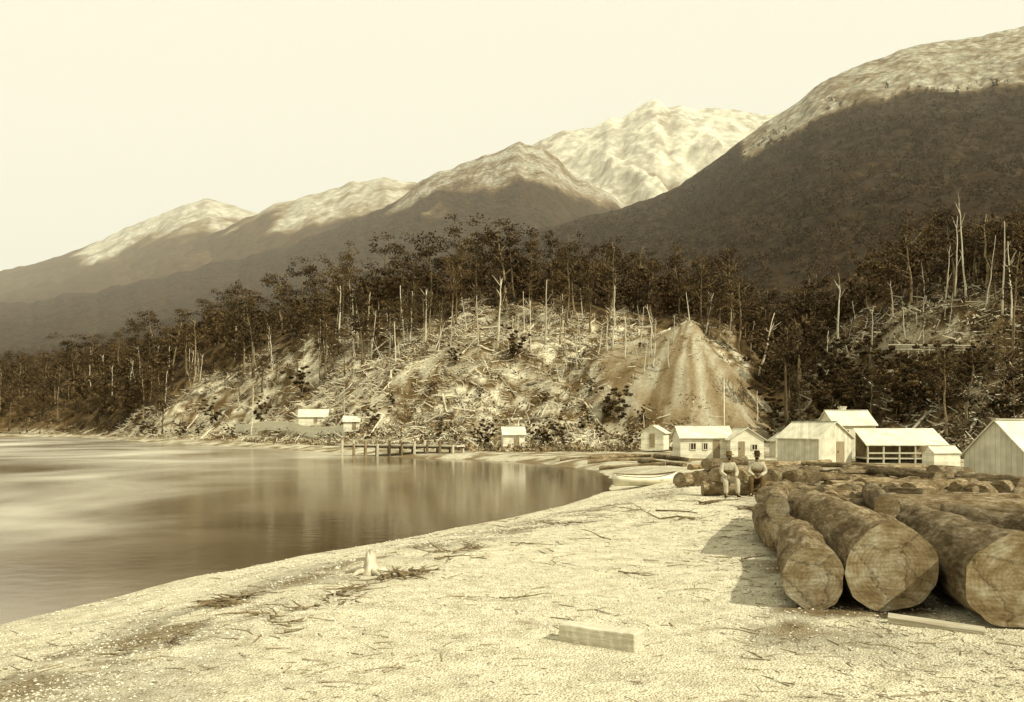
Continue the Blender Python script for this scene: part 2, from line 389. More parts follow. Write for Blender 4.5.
cA=[(-420,330),(-100,300),(15,268),(60,256),(105,239),(150,219),(185,204),(205,199),(235,205),(262,214),(300,235),(400,262),(1450,330)]
cB=[(-420,350),(15,292),(100,270),(180,245),(230,226),(262,210),(300,196),(340,186),(385,178),(412,181),(450,190),(560,222),(1450,350)]
cD=[(-420,380),(380,270),(500,170),(530,143),(560,134),(590,127),(620,117),(640,106),(655,101),(668,106),(680,104),(700,109),(730,111),(755,113),(800,115),(900,140),(1450,200)]
cC=[(-420,350),(15,303),(100,290),(200,268),(300,242),(390,204),(415,188),(440,171),(465,161),(480,155),(505,149),(520,143),(535,144),(548,150),(560,163),(575,176),(610,196),(660,225),(760,270),(1450,380)]
cE=[(-420,380),(50,345),(200,312),(300,290),(400,264),(500,240),(600,214),(680,186),(740,141),(765,122),(800,100),(830,76),(870,62),(920,45),(960,38),(1012,30),(1200,-10),(1450,20)]
def ip(*q): return lambda p:np.interp(p,q[0::2],q[1::2])
def lightmix(dark,light,band,w,seed,sc,nz=1.0,pc=.45):
    def f(PX,YY,X,z,drop):
        nn=fbm(X/sc,YY/sc,5,seed);th=band(PX)
        k=1-sm(th-w,th+w,drop+(nn-.5)*60*nz)
        dk=dark(PX,drop)
        patch=.6*sm(.36,.6,fbm(X/(sc*.10),YY/(sc*.10),5,seed+5))+.4*sm(.36,.6,fbm(X/(sc*.3),YY/(sc*.3),4,seed+6))
        dk=dk*(.74+.52*nn)*(.7+.6*fbm(X/(sc*.10),YY/(sc*.10),4,seed+9))
        return dk*(1-k)+k*(light*(pc+(1-pc)*patch))
    return f
mountain(cA,4300,1500,101,.10,lightmix(lambda p,d:.09+0*p,.66,ip(-100,-80,60,-20,110,24,205,32,262,22,330,-60),10,1,260,pc=.5),rough=3,mat=M_far)
mountain(cB,3400,1300,111,.11,lightmix(lambda p,d:.075+0*p,.58,ip(150,-80,225,-10,290,20,400,22,450,-20),9,2,220,.9,.5),rough=3.5,mat=M_far)
mountain(cD,3700,1500,121,.20,lightmix(lambda p,d:.15+0*p,.78,ip(0,95,1400,95),25,3,260,1.1,.45),rough=5,mat=M_far)
mountain(cC,2500,900,131,.12,lightmix(lambda p,d:.052+0*p,.52,ip(300,-80,385,-8,430,26,500,28,560,34,620,10,660,-40),8,4,170,1.0,.35),rough=4.5)
mountain(cE,1500,300,141,.10,lightmix(lambda p,d:.045+0*p,.52,ip(720,-60,745,12,800,26,870,42,960,52,1100,60),8,5,110,.9,.45),rough=3,p=1.08)
hm=bpy.data.materials.new('valley_haze');hm.use_nodes=True;hn=hm.node_tree;hn.nodes.clear()
ho=hn.nodes.new('ShaderNodeOutputMaterial');hv=hn.nodes.new('ShaderNodeVolumeScatter');hv.inputs['Color'].default_value=(1,.93,.78,1);hv.inputs['Density'].default_value=.00011;hv.inputs['Anisotropy'].default_value=0
hn.links.new(hv.outputs[0],ho.inputs['Volume'])
HV=[(-6000,380,-20),(6000,380,-20),(6000,6500,-20),(-6000,6500,-20),(-6000,380,1450),(6000,380,1450),(6000,6500,1450),(-6000,6500,1450)]
hz_=mkobj('valley_haze',mkmesh('valley_haze',HV,[(0,3,2,1),(4,5,6,7),(0,1,5,4),(1,2,6,5),(2,3,7,6),(3,0,4,7)],hm),kind='structure')

# ------------------------------------------------------------ trees
def tree_variant(seed,Ht=17,spread=.17,base=.38,nclump=26,leaves=60,ls=.5,mat=M_leaf,rs=1.1):
    rg=np.random.default_rng(seed)
    parts=[];tips=[]
    n=9;path=[];x=y=0;
    for i in range(n):
        path.append((x,y,Ht*.94*i/(n-1)));x+=rg.normal()*.16;y+=rg.normal()*.16
    r0=.017*Ht;rad=[r0*(1.35 if i==0 else 1)*(1-.85*i/(n-1)) for i in range(n)]
    parts.append(tube(path,rad,8));P=np.array(path)
    for k in range(9):
        h=base+(.92-base)*(k+rg.random()*.7)/9
        o=np.array([np.interp(h*Ht,P[:,2],P[:,0]),np.interp(h*Ht,P[:,2],P[:,1]),h*Ht])
        a=rg.random()*6.28;ln=Ht*spread*(1.25-.75*abs(h-.6)*1.6)*(.6+.6*rg.random())
        d=np.array([math.cos(a),math.sin(a),.45+.5*rg.random()])
        e=o+d*ln;mid=o+d*ln*.5+rg.normal(size=3)*.15+np.array([0,0,-.15])
        parts.append(tube([o,mid,e],[r0*.38*(1-.4*h),r0*.24,r0*.08],5))
        tips+= [e,mid]
    tips.append(P[-1]);tips.append(P[-2])
    tips=np.array(tips)
    V=[];Fq=[];Sh=[];off=0
    for k in range(nclump):
        c=tips[k%len(tips)]+rg.normal(size=3)*np.array([.7,.7,.55])*Ht/17
        rr=(.65+.9*rg.random())*Ht/17*rs
        pts=rg.normal(size=(leaves,3));pts/=np.linalg.norm(pts,axis=1)[:,None]
        pts*=(rg.random(leaves)**.45)[:,None]*rr*np.array([1.15,1.15,.62])
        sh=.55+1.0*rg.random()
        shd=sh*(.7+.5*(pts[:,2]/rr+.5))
        v,f,s=quads(c+pts,ls*(.4+.8*rg.random(leaves)),shd,rg)
        V.append(v);Fq.append(f+off);off+=len(v);Sh.append(s)
    V=np.concatenate(V);Fq=np.concatenate(Fq);Sh=np.concatenate(Sh)
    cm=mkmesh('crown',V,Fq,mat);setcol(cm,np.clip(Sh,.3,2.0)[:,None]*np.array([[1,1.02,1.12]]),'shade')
    tv,tf=join(parts);tm=mkmesh('trunk',tv,tf,M_trunk,True)
    return tm,cm,V,Fq,Sh
TV=[tree_variant(200+i,Ht=17,spread=[.15,.21,.11,.18,.23,.13,.08,.12][i],base=[.42,.3,.5,.36,.28,.6,.6,.32][i],nclump=[26,36,12,32,38,12,8,24][i],leaves=56,ls=.44,rs=1.25) for i in range(8)]
BV=[tree_variant(300+i,Ht=5,spread=.35,base=.08,nclump=30,leaves=60,ls=.34) for i in range(3)]
treelabels=['tall beech with ragged dark crown on wooded slope','slender beech with high thin crown among other trees']
def put_tree(x,y,h,var,label,group,name='tree',base=17.,z=None,cat='tree'):
    tm,cm=var[0],var[1]
    z=g1(x,y) if z is None else z
    e=mkobj(name,None,loc=(x,y,z-.15),label=label,cat=cat,group=group)
    s=h/base;e.scale=(s*random.uniform(.8,1.25),s*random.uniform(.8,1.25),s);e.rotation_euler=(random.gauss(0,.035),random.gauss(0,.035),random.random()*6.28)
    mkobj('trunk',tm,e);mkobj('crown',cm,e)
    return e
pts=[];tries=0
while len(pts)<235 and tries<80000:
    tries+=1
    p=random.uniform(-45,1070);t0=float(treeline(np.array([p]))[0])
    t=t0-.16+(1.45-t0)*random.random()**.95
    if t<t0 and random.random()<.45: continue
    F_=float(tab(p,TF));C_=float(tab(p,TC));D=F_+max(t,.03)*(C_-F_);x=(p-512)/FO*D
    if float(sdist(np.array([x]),np.array([D]))[0])<2: continue
    if math.hypot(x-MX,(D-MY)*.8)<14: continue
    if float(fbm(np.array([x/16]),np.array([D/16]),2,71)[0])<.44: continue
    if all((x-a)**2+(D-b_)**2>(1.6+D*.009)**2 for a,b_ in pts): pts.append((x,D))
zz=ground(np.array([a for a,b_ in pts]),np.array([b_ for a,b_ in pts]))
for (x,y),z in zip(pts,zz):
    pxx=512+FO*x/y
    hh=random.choice([random.uniform(6,11),random.uniform(10,16),random.uniform(13,20)])*(1.1 if pxx<250 else 1)*(.75 if pxx>820 else 1)
    k=random.randrange(8)
    put_tree(x,y,hh,TV[k],treelabels[1 if k in(2,5,6) else 0],'beech forest trees on the hillside',z=float(z))
LST=[(620,420,4.5),(612,420,3.5),(872,428,8),(945,440,9),(968,430,8),(905,425,6),(860,415,6),(1005,415,7),(925,405,6),(890,395,5),(120,428,7),(90,430,8),(65,432,9),(140,433,5),(212,425,5),(40,434,9),(20,434,9),(560,345,8),(520,360,5),(455,365,3),(300,400,6),(225,390,8),(190,395,8),(260,425,5),(375,425,3),(790,410,7),(770,418,5),(820,395,6),(800,385,8),(840,400,6),(410,340,9),(590,335,9),(480,340,9),(440,345,7),(365,362,8),(345,375,8),(320,380,8),(240,400,7),(262,392,8),(333,368,8)]
R5=random.Random(11)
for i in range(26): LST.append((R5.uniform(815,1015),R5.uniform(372,432),R5.uniform(3,6.5)))
for p,q,h in LST:
    x,y,z=hit(p,q)
    big=h>=7.0
    put_tree(x,y,h*(1.15 if big else 1),TV[random.randrange(8)] if big else BV[random.randrange(3)],'dark leafy young beech at foot of cleared slope' if not big else 'surviving beech standing near the shore','young trees near the settlement',base=17. if big else 5.,z=z)
for p,q,h in [(487,449,3.4),(478,446,2.6),(540,448,2.8),(552,446,3.2),(566,449,2.0),(600,440,2),(632,446,2.2),(110,433,3),(180,436,3),(200,436,2.5),(152,438,3),(230,438,2.4),(370,443,2.0),(440,440,2.6),(425,446,1.8),(585,432,2.4),(640,425,2.6),(770,440,2.4),(775,428,3),(400,444,1.6),(455,446,1.8),(525,440,2),(545,405,2.2),(480,400,2),(430,395,2),(590,395,2.4),(390,405,2)]:
    x,y,z=hit(p,q)
    put_tree(x,y,h,BV[random.randrange(3)],'low dense shrub growing beside the lake shore','shrubs along the shore',name='shrub',base=5.,z=z,cat='shrub')
far=[];Vs=[];Fs=[];Ss=[];off=0
lite=[tree_variant(400+i,Ht=16,spread=.15,base=.3,nclump=16,leaves=12,ls=1.05,rs=1.3) for i in range(3)]
tiny=[tree_variant(420+i,Ht=16,spread=.17,base=.3,nclump=13,leaves=4,ls=2.3,rs=1.4) for i in range(4)]
NF=3800;NT=11000
pp=np.concatenate([rng.uniform(-120,1140,NF),rng.uniform(-60,1100,NT)]);ty=rng.random(NF+NT)
for i in range(NF+NT):
    p=pp[i];C_=float(tab(p,TC));F_=float(tab(p,TF))
    if i<NF:
        tl=min(1.0,float(treeline(np.array([p]))[0])+.18)
        D0_=F_+tl*(C_-F_);D=D0_+(700-D0_)*ty[i]**1.3
    else:
        D=560+900*ty[i]**.8
    far.append(((p-512)/FO*D,D,p))
fx=np.array([a[0] for a in far]);fy=np.array([a[1] for a in far]);fp=np.array([a[2] for a in far])
ez,ezc=mtn_z(cE,1500,300,fp,fy,141,.10,1.08,3)
gz=ground(fx,fy);fz=np.maximum(gz,ez)
drop=(HY-FO*(ez-H)/fy)-(HY-FO*(ezc-H)/1500)
bandE=ip(720,-60,745,12,800,26,870,42,960,52,1100,60)(fp)
for i in range(len(far)):
    if i>=NF:
        if drop[i]<max(bandE[i]+4,3)+rng.normal()*7: continue
        _,_,V,Fq,Sh=tiny[i%4];s=rng.uniform(.45,.95)
        shq=(.8+.2*Sh)*rng.uniform(.75,1.05)*.8
    else:
        _,_,V,Fq,Sh=lite[i%3];s=rng.uniform(.35,.95);shq=(.35+.65*np.clip(Sh,.4,1.6))*rng.uniform(.6,1.15)
    a=rng.random()*6.28
    R=np.array([[math.cos(a),-math.sin(a),0],[math.sin(a),math.cos(a),0],[0,0,1]])
    Vs.append((V@R.T)*s+np.array([fx[i],fy[i],fz[i]-(3.5 if i<NF else 6)*s]));Fs.append(Fq+off);off+=len(V)
    Ss.append(shq)
me=mkmesh('forest_canopy',np.concatenate(Vs),np.concatenate(Fs),M_leaf);setcol(me,np.concatenate(Ss)[:,None]*np.array([[1,1.02,1.15]]),'shade')  # raised blue is a haze tint put into the foliage colour
mkobj('forest',me,label='dense dark beech forest covering the mountain slopes',cat='forest',kind='stuff')

def dead_variant(seed,Ht=12):
    rg=np.random.default_rng(seed);n=8;path=[];x=y=0
    for i in range(n):
        path.append((x,y,Ht*i/(n-1)));x+=rg.normal()*.14;y+=rg.normal()*.14
    r0=.02*Ht;parts=[tube(path,[r0*(1.3 if i==0 else 1)*(1-.72*i/(n-1)) for i in range(n)],8)]
    P=np.array(path)
    for k in range(rg.integers(2,8)):
        h=.35+.6*rg.random();o=np.array([np.interp(h*Ht,P[:,2],P[:,0]),np.interp(h*Ht,P[:,2],P[:,1]),h*Ht])
        a=rg.random()*6.28;d=np.array([math.cos(a),math.sin(a),.5+.8*rg.random()]);l=Ht*(.06+.13*rg.random())
        parts.append(tube([o,o+d*l*.5+rg.normal(size=3)*.1,o+d*l],[r0*.3,r0*.2,r0*.06],5))
    return mkmesh('dead_tree',*join(parts),M_dead,True)
DV=[dead_variant(500+i) for i in range(8)]
def put_dead(p,q,top,lean=0,w=.9):
    x,y,z=hit(p,q);h=(q-top)*y/FO
    s=h/12;k=random.randrange(8);ws=max(s,.5)*w*(.6 if p>940 else 1)
    e=mkobj('dead_tree',DV[k],loc=(x,y,z-.2),label='bleached bare dead tree trunk leaning on the cleared hillside' if abs(lean)>.1 else 'bleached bare dead tree trunk standing among felled timber',cat='dead tree',group='standing dead trees')
    e.scale=(ws,ws,s);e.rotation_euler=(random.gauss(0,.04),lean,0)
DL=[(169,374,345,0),(158,376,346,0),(272,372,335,-.05),(245,352,328,0),(340,345,285,0),(344,434,385,0),(251,436,385,0.02),(384,365,335,-.4),(410,342,290,.03),(404,344,285,-.03),(130,392,360,.1),(112,396,366,0),(192,380,350,.05),(478,345,295,0),(497,350,278,.03),(566,372,345,0),(607,352,315,0),(612,350,285,.04),(838,355,280,0),(759,375,310,.22),(727,350,312,.1),(705,335,292,.15),(750,352,318,.1),(757,425,390,0),(785,372,345,0),(893,318,280,-.1),(870,362,305,.05),(925,300,262,-.15),(955,300,215,.02),(966,300,200,-.05),(985,310,235,.1),(1002,315,220,.03),(1012,325,240,-.06),(945,305,245,.05),(352,385,352,.1),(425,345,290,0),(450,350,310,.05),(530,352,300,-.03),(545,345,280,.05),(640,345,305,.1),(655,355,318,0),(235,360,325,0),(303,372,340,.06),(320,360,318,0),(142,385,345,-.08),(90,400,365,.03),(355,360,320,-.05),(720,345,308,0),(512,355,315,.02),(580,350,312,-.06),(825,378,330,.04),(435,350,320,.3),(520,360,335,-.2),(598,356,325,.12),(625,350,310,-.05),(372,355,310,.08),(390,350,305,-.02),(860,350,315,.2),(905,340,305,-.1),(915,350,322,.3),(850,365,335,-.2)]
for i in range(44):
    p=R5.uniform(260,690);q=R5.uniform(318,375);DL.append((p,q,q-R5.uniform(12,46),R5.gauss(0,.12)))
for i in range(16):
    p=R5.uniform(330,650);q=R5.uniform(370,430);DL.append((p,q,q-R5.uniform(8,22),R5.gauss(0,.15)))
for i in range(14):
    p=R5.uniform(70,300);q=R5.uniform(360,405);DL.append((p,q,q-R5.uniform(14,34),R5.gauss(0,.1)))
for i in range(12):
    p=R5.uniform(820,960);q=R5.uniform(310,370);DL.append((p,q,q-R5.uniform(10,32),R5.gauss(0,.15)))
for d in DL: put_dead(*d)

FVm=[]
for i in range(8):
    rg=np.random.default_rng(600+i);n=6
    path=[(rg.normal()*.04,rg.normal()*.04,k/(n-1)*5) for k in range(n)]
    parts=[tube(path,[.17*(1-.45*k/(n-1)) for k in range(n)],7)]
    for k in range(rg.integers(0,4)):
        zq=2+3*rg.random();a=rg.random()*6.28;parts.append(tube([(0,0,zq),(math.cos(a)*.9,math.sin(a)*.9,zq+.8)],[.06,.025],5))
    FVm.append(mkmesh('felled_trunk',*join(parts),M_slash,True))
C1=[];
while len(C1)<295:
    if random.random()<.66: p=random.uniform(320,700)
    elif random.random()<.45: p=random.uniform(810,985)
    else: p=random.uniform(170,340)
    t=random.uniform(.02,max(.1,float(treeline(np.array([p]))[0])+.08))
    F_=float(tab(p,TF));C_=float(tab(p,TC));D=F_+t*(C_-F_);x=(p-512)/FO*D
    if math.hypot(x-MX,(D-MY)*.8)<15 and random.random()<.9: continue
    C1.append((x,D))
for x,y in C1:
    a=random.random()*6.28;l=random.uniform(2.2,7.5)
    if math.hypot(x-MX,(y-MY)*.8)<15: l=random.uniform(1,2.4)
    dx,dy=math.cos(a)*l*.5,math.sin(a)*l*.5
    z0=ground(np.array([x-dx,x,x+dx]),np.array([y-dy,y,y+dy]))
    p0=Vector((x-dx,y-dy,z0[0]+.15));p1=Vector((x+dx,y+dy,z0[2]+.15+random.random()*.5))
    o=mkobj('felled_trunk',random.choice(FVm),loc=p0,label='pale felled tree trunk lying on the cleared slope',cat='felled trunk',group='felled timber on the cleared slope')
    o.rotation_mode='QUATERNION';o.rotation_quaternion=(p1-p0).to_track_quat('Z','Y')
    w=random.uniform(.6,1.35);o.scale=(w,w,(p1-p0).length/5)
n=13000
p=np.where(rng.random(n)<.55,rng.uniform(320,730,n),np.where(rng.random(n)<.6,rng.uniform(790,1040,n),rng.uniform(20,340,n)))
t=rng.uniform(-.1,1.0,n)*(treeline(p)+.2)
D=tab(p,TF)+t*(tab(p,TC)-tab(p,TF));x=(p-512)/FO*D
mr_=np.sqrt((x-MX)**2+((D-MY)*.8)**2)
keep=(sdist(x,D)>1.5)&((fbm(x/5,D/5,3,77)>.43)|(p>790))&((mr_>13)|(rng.random(n)<.12));x=x[keep];D=D[keep];pk=p[keep]
z=ground(x,D)
Vs=[];Fs=[];Ss=[];off=0
for i in range(len(x)):
    k=14;rr=rng.uniform(.25,.95)
    pt=rng.normal(size=(k,3))*np.array([.6,.6,.35])*rr+np.array([x[i],D[i],z[i]+.25*rr])
    v,f,s=quads(pt,rr*(.25+.4*rng.random(k)),np.full(k,rng.uniform(.3,1.7)*(.55 if pk[i]>790 else 1))*(.8+.4*rng.random(k)),rng)
    Vs.append(v);Fs.append(f+off);off+=len(v);Ss.append(s)
me=mkmesh('undergrowth',np.concatenate(Vs),np.concatenate(Fs),M_scrub);setcol(me,np.repeat(np.concatenate(Ss)[:,None],3,1),'shade')
mkobj('undergrowth',me,label='low scrub and slash litter on cleared ground',cat='undergrowth',kind='stuff')
n=14000
p=np.where(rng.random(n)<.66,rng.uniform(320,710,n),np.where(rng.random(n)<.45,rng.uniform(805,1030,n),rng.uniform(120,340,n)))
t=rng.uniform(-.05,1.0,n)*(treeline(p)+.15)
D=tab(p,TF)+t*(tab(p,TC)-tab(p,TF));x=(p-512)/FO*D
mr_=np.sqrt((x-MX)**2+((D-MY)*.8)**2);kk=(mr_>14)|(rng.random(n)<.12);x=x[kk];D=D[kk];n=len(x)
z=ground(x,D)+.15
a=rng.random(n)*6.28;l=rng.uniform(.4,2.2,n);el=rng.normal(size=n)*.35
d=np.stack([np.cos(a)*np.cos(el),np.sin(a)*np.cos(el),np.sin(el)],-1)
V,Fq=sticks(np.stack([x,D,z],-1),d,l,rng.uniform(.03,.10,n))
mkobj('slash_branches',mkmesh('slash_sticks',V,Fq,M_dead),label='tangle of pale broken branches over the felled slope',cat='branches',kind='stuff')
n=4200
D=6+34*rng.random(n)**1.6;x=(rng.uniform(-40,1060,n)-512)/FO*D
s_=sdist(x,D);bandt=np.exp(-((s_-5.0-1.6*(fbm(x/7,D/7,4,32)-.5)*2)/1.1)**2)
k=(s_>.4)&(rng.random(n)<(.07+.7*sm(.5,.66,fbm(x/1.4,D/1.4,3,88))+.7*sm(.2,.27,x/D)+.8*bandt));x=x[k];D=D[k];n=len(x)
a=rng.random(n)*6.28;el=rng.normal(size=n)*.06;d=np.stack([np.cos(a)*np.cos(el),np.sin(a)*np.cos(el),np.sin(el)],-1)
V,Fq=sticks(np.stack([x,D,ground(x,D)+.008],-1),d,rng.uniform(.05,.3,n)*(.8+D/26),rng.uniform(.003,.009,n)*(.8+D/25))
mkobj('twigs',mkmesh('twigs',V,Fq,M_twig),label='thin dry twigs strewn over the pale shingle',cat='twigs',kind='stuff')

# ------------------------------------------------------------ logs
def make_log(p0,p1,r0,r1,seed,label,group='cut logs stacked on the beach',name='log'):
    rg=np.random.default_rng(seed)
    p0=Vector(p0);p1=Vector(p1);Ln=(p1-p0).length
    seg=48;nr=max(8,int(Ln*6))
    A=np.linspace(0,2*math.pi,seg,endpoint=False)
    prof=1+.04*np.cos(2*A+rg.random()*6)+.025*np.cos(3*A+rg.random()*6)+.014*np.cos(5*A+rg.random()*6)+.008*np.cos(9*A+rg.random()*6)
    zs=np.linspace(0,Ln,nr)
    bx=.07*np.sin(zs*.7+rg.random()*6);by=.03*np.sin(zs*.6+rg.random()*6);bx-=bx[0];by-=by[0]
    ZZ_,AA=np.meshgrid(zs,A,indexing='ij')
    R=(r0+(r1-r0)*ZZ_/Ln)*prof[None,:]
    ca,sa=np.cos(AA),np.sin(AA)
    edge=.35+.65*np.clip(ZZ_/.6,0,1)
    R=R*(1+edge*(.09*(fbm(ca*1.6+ZZ_*.6+seed,sa*1.6+ZZ_*.4+50,3,seed)-.5)*2+.12*(fbm(ca*6+ZZ_*1.0+seed,sa*6+ZZ_*.6+20,4,seed+4)-.5)))
    R=R+.018*sm(.47,.52,fbm(ca*2.2+ZZ_*.8+seed+9,sa*2.2+ZZ_*.5+70,4,seed+7))
    for q in range(int(rg.integers(1,4))):
        zk=.9+rg.random()*Ln;ak=rg.random()*6.28;da=np.abs(np.angle(np.exp(1j*(AA-ak))))
        R=R+.14*r0*np.exp(-(da/.3)**2-((ZZ_-zk)/(.12+.25*r0))**2)
    X=R*ca+bx[:,None];Y=R*sa+by[:,None]
    V=np.stack([X,Y,ZZ_],-1)
    V[0,:,2]+=V[0,:,0]*rg.normal()*.08+V[0,:,1]*rg.normal()*.08;V=V.reshape(-1,3)
    F_=[]
    for i in range(nr-1):
        for k in range(seg): F_.append((i*seg+k,i*seg+(k+1)%seg,(i+1)*seg+(k+1)%seg,(i+1)*seg+k))
    o=mkobj(name,mkmesh(name,V,F_,M_bark,True),loc=p0,label=label,cat='log',group=group)
    o.rotation_mode='QUATERNION';o.rotation_quaternion=(p1-p0).to_track_quat('Z','Y')
    for end in (0,nr-1):
        rim=V[end*seg:(end+1)*seg];c=rim.mean(0);vv=[];ff=[]
        for j,q in enumerate((1.0,.66,.33)):
            for k in range(seg):
                pnt=c+(rim[k]-c)*q
                vv.append(tuple(pnt))
        vv.append(tuple(c))
        for j in range(2):
            for k in range(seg):
                q=(j*seg+k,j*seg+(k+1)%seg,(j+1)*seg+(k+1)%seg,(j+1)*seg+k)
                ff.append(q[::-1] if end==0 else q)
        for k in range(seg):
            q=(2*seg+k,2*seg+(k+1)%seg,3*seg);ff.append(q[::-1] if end==0 else q)
        mkobj('cut_face',mkmesh('cut_face',vv,ff,M_cut),o)
    return o
make_log((4.25,12.7,.43),(5.25,16.9,.42),.43,.43,1,'thick bark-covered log with rough sawn end resting on shingle')
make_log((5.28,12.5,.61),(7.0,20.8,.5),.60,.53,2,'largest round log with cracked sawn end on shingle')
make_log((6.42,11.4,.62),(7.85,17.8,.55),.61,.54,3,'massive log with broad sawn end on shingle')
make_log((7.9,11.9,.6),(9.4,18.5,.5),.6,.5,4,'massive weathered log lying beside other logs')
make_log((5.35,17.5,.42),(6.3,22.5,.40),.40,.36,5,'short pale log lying behind thicker logs')
make_log((5.2,17.6,.98),(7.4,24.5,.85),.23,.2,6,'pale log resting on top of thicker logs')
make_log((9.2,13.6,.4),(10.7,19.5,.4),.42,.38,7,'bark-covered log lying in the beach log pile')
make_log((6.25,15.0,1.22),(7.9,19.5,1.25),.20,.17,8,'slim log resting on top of thicker logs')
sd_=20
lab=['bark-covered log lying in the beach log pile','weathered log with sawn end in the log pile','long thin log laid across the log pile']
R2=random.Random(5)
for Y0,xs,xe in [(18.6,8.0,14),(22.0,6.9,14.5),(25.4,7.5,16.5),(29.2,9.2,17),(33.5,11.2,17),(37.5,12.2,18)]:
    x=xs
    while x<xe:
        r=R2.uniform(.2,.44);L_=R2.uniform(3.2,4.8);dx=R2.uniform(-.2,.75)
        y0=Y0+R2.uniform(-1.1,1.1)
        make_log((x+r,y0,r*.92+R2.uniform(0,.15)),(x+r+dx*L_,y0+L_,r*.88),r,r*.88,sd_,lab[R2.randrange(2)]);sd_+=1
        x+=2*r+R2.uniform(-.08,.12)
k=0
while k<46:
    Y0=R2.uniform(18.0,36);u=R2.uniform(.34,.52);x=u*Y0
    r=R2.uniform(.10,.26);a=R2.choice([R2.uniform(-.3,.8),R2.uniform(1.1,1.8),R2.uniform(.3,1.2)]);L_=R2.uniform(2.5,7)
    x1=x+math.sin(a)*L_;y1=Y0+math.cos(a)*L_
    if x1<.31*y1 or (x1/y1>.54 and Y0>25): continue
    zt=.56+r
    make_log((x,Y0,zt+R2.uniform(0,.12)),(x1,y1,zt-R2.uniform(-.05,.4)),r,r*.75,sd_,lab[2] if a>.7 else lab[0]);sd_+=1;k+=1
for x,y,z,r in [(7.0,37.6,.30,.30),(7.8,37.9,.33,.33),(8.6,38.0,.38,.38),(9.5,37.7,.36,.36),(8.3,38.4,.92,.24),(10.4,36.6,.4,.4),(11.3,36.8,.36,.36)]:
    make_log((x,y,z),(x+2.6,y+3.8,z),r,r*.92,sd_,'weathered log in a low stack behind seated men');sd_+=1
make_log((7.0,33.1,.27),(10.1,33.5,.27),.26,.22,90,'smooth log used as a seat by two men')
for a_,b_,r in [((588,464),(640,461),.2),((600,470),(665,466),.16),((560,461),(612,458),.15),((640,463),(684,467),.22),((655,458),(690,462),.2),((760,468),(830,464),.25),((790,466),(900,470),.2),((690,470),(748,466),.2),((590,460),(650,457),.18),((850,472),(930,469),.2)]:
    q0=hit(*a_);q1=hit(*b_)
    make_log((q0[0],q0[1],q0[2]+r*.8),(q1[0],q1[1],q1[2]+r*.8),r,r*.7,sd_,'stray log stranded on low ground beside huts','stray logs on low ground');sd_+=1

# ------------------------------------------------------------ beach items
def beam(name,p0,p1,w,h,mat,label,cat,seed):
    rg=np.random.default_rng(seed);p0=Vector(p0);p1=Vector(p1);L_=(p1-p0).length
    n=14;V=[];F_=[]
    for i in range(n):
        j=rg.normal(size=8)*.004;q=.004*math.sin(i*.7)
        V+=[(-w/2+j[0],-h/2+j[1],L_*i/(n-1)),(w/2+j[2],-h/2+j[3],L_*i/(n-1)),(w/2+j[4],h/2+j[5]+q,L_*i/(n-1)),(-w/2+j[6],h/2+j[7]+q,L_*i/(n-1))]
    for i in range(n-1):
        for k in range(4): F_.append((i*4+k,i*4+(k+1)%4,(i+1)*4+(k+1)%4,(i+1)*4+k))
    F_+=[(3,2,1,0),tuple((n-1)*4+k for k in range(4))]
    me=mkmesh(name,V,F_,mat);o=mkobj(name,me,loc=p0,label=label,cat=cat)
    d=(p1-p0).normalized();up=Vector((0,0,1));s=up.cross(d).normalized();u=d.cross(s)
    o.rotation_mode='QUATERNION';o.rotation_quaternion=Matrix((s,u,d)).transposed().to_quaternion()
    bv=o.modifiers.new('bevel','BEVEL');bv.width=.014;bv.segments=2
    return o
M_block=noisemat('split_pale_wood',.40,.66,2.5,(9,9,.8),.9,dist=.03,detail=12)
z0=g1(.6,10.8);z1=g1(1.45,10.3)
beam('timber_block',(.62,10.85,z0+.08),(1.46,10.35,z1+.10),.26,.24,M_block,'squared pale block of sawn timber lying on shingle','timber block',1)
q0=hit(888,623);q1=hit(985,634)
ob=make_log((q0[0],q0[1],q0[2]+.05),(q1[0],q1[1],q1[2]+.05),.065,.045,95,'slim peeled pale pole lying before the logs','driftwood on the beach')
ob.data.materials[0]=M_dead
def driftwood(x,y,seed,nb,ln,r,label,mat=M_drift,up=.15,name='driftwood'):
    rg=np.random.default_rng(seed);z=g1(x,y);parts=[]
    for k in range(nb):
        a=rg.random()*6.28;o=rg.normal(size=3)*np.array([.12,.12,0]);pts_=[o+np.array([0,0,.03])]
        l=ln*(.4+.7*rg.random())
        for j in range(1,5):
            a+=rg.normal()*.3
            pts_.append(pts_[-1]+np.array([math.cos(a),math.sin(a),up*rg.normal()*.6+up*.3])*l/4)
        rr=r*(.4+.7*rg.random());parts.append(tube(pts_,[rr,rr*.85,rr*.65,rr*.45,rr*.15],6))
        for s in range(2):
            b=pts_[rg.integers(1,4)];aa=a+rg.choice([-1,1])*.8
            parts.append(tube([b,b+np.array([math.cos(aa),math.sin(aa),.3])*l*.22],[rr*.4,rr*.08],4))
    return mkobj(name,mkmesh(name,*join(parts),mat,True),loc=(x,y,z+.01),label=label,cat='driftwood',group='driftwood on the beach')
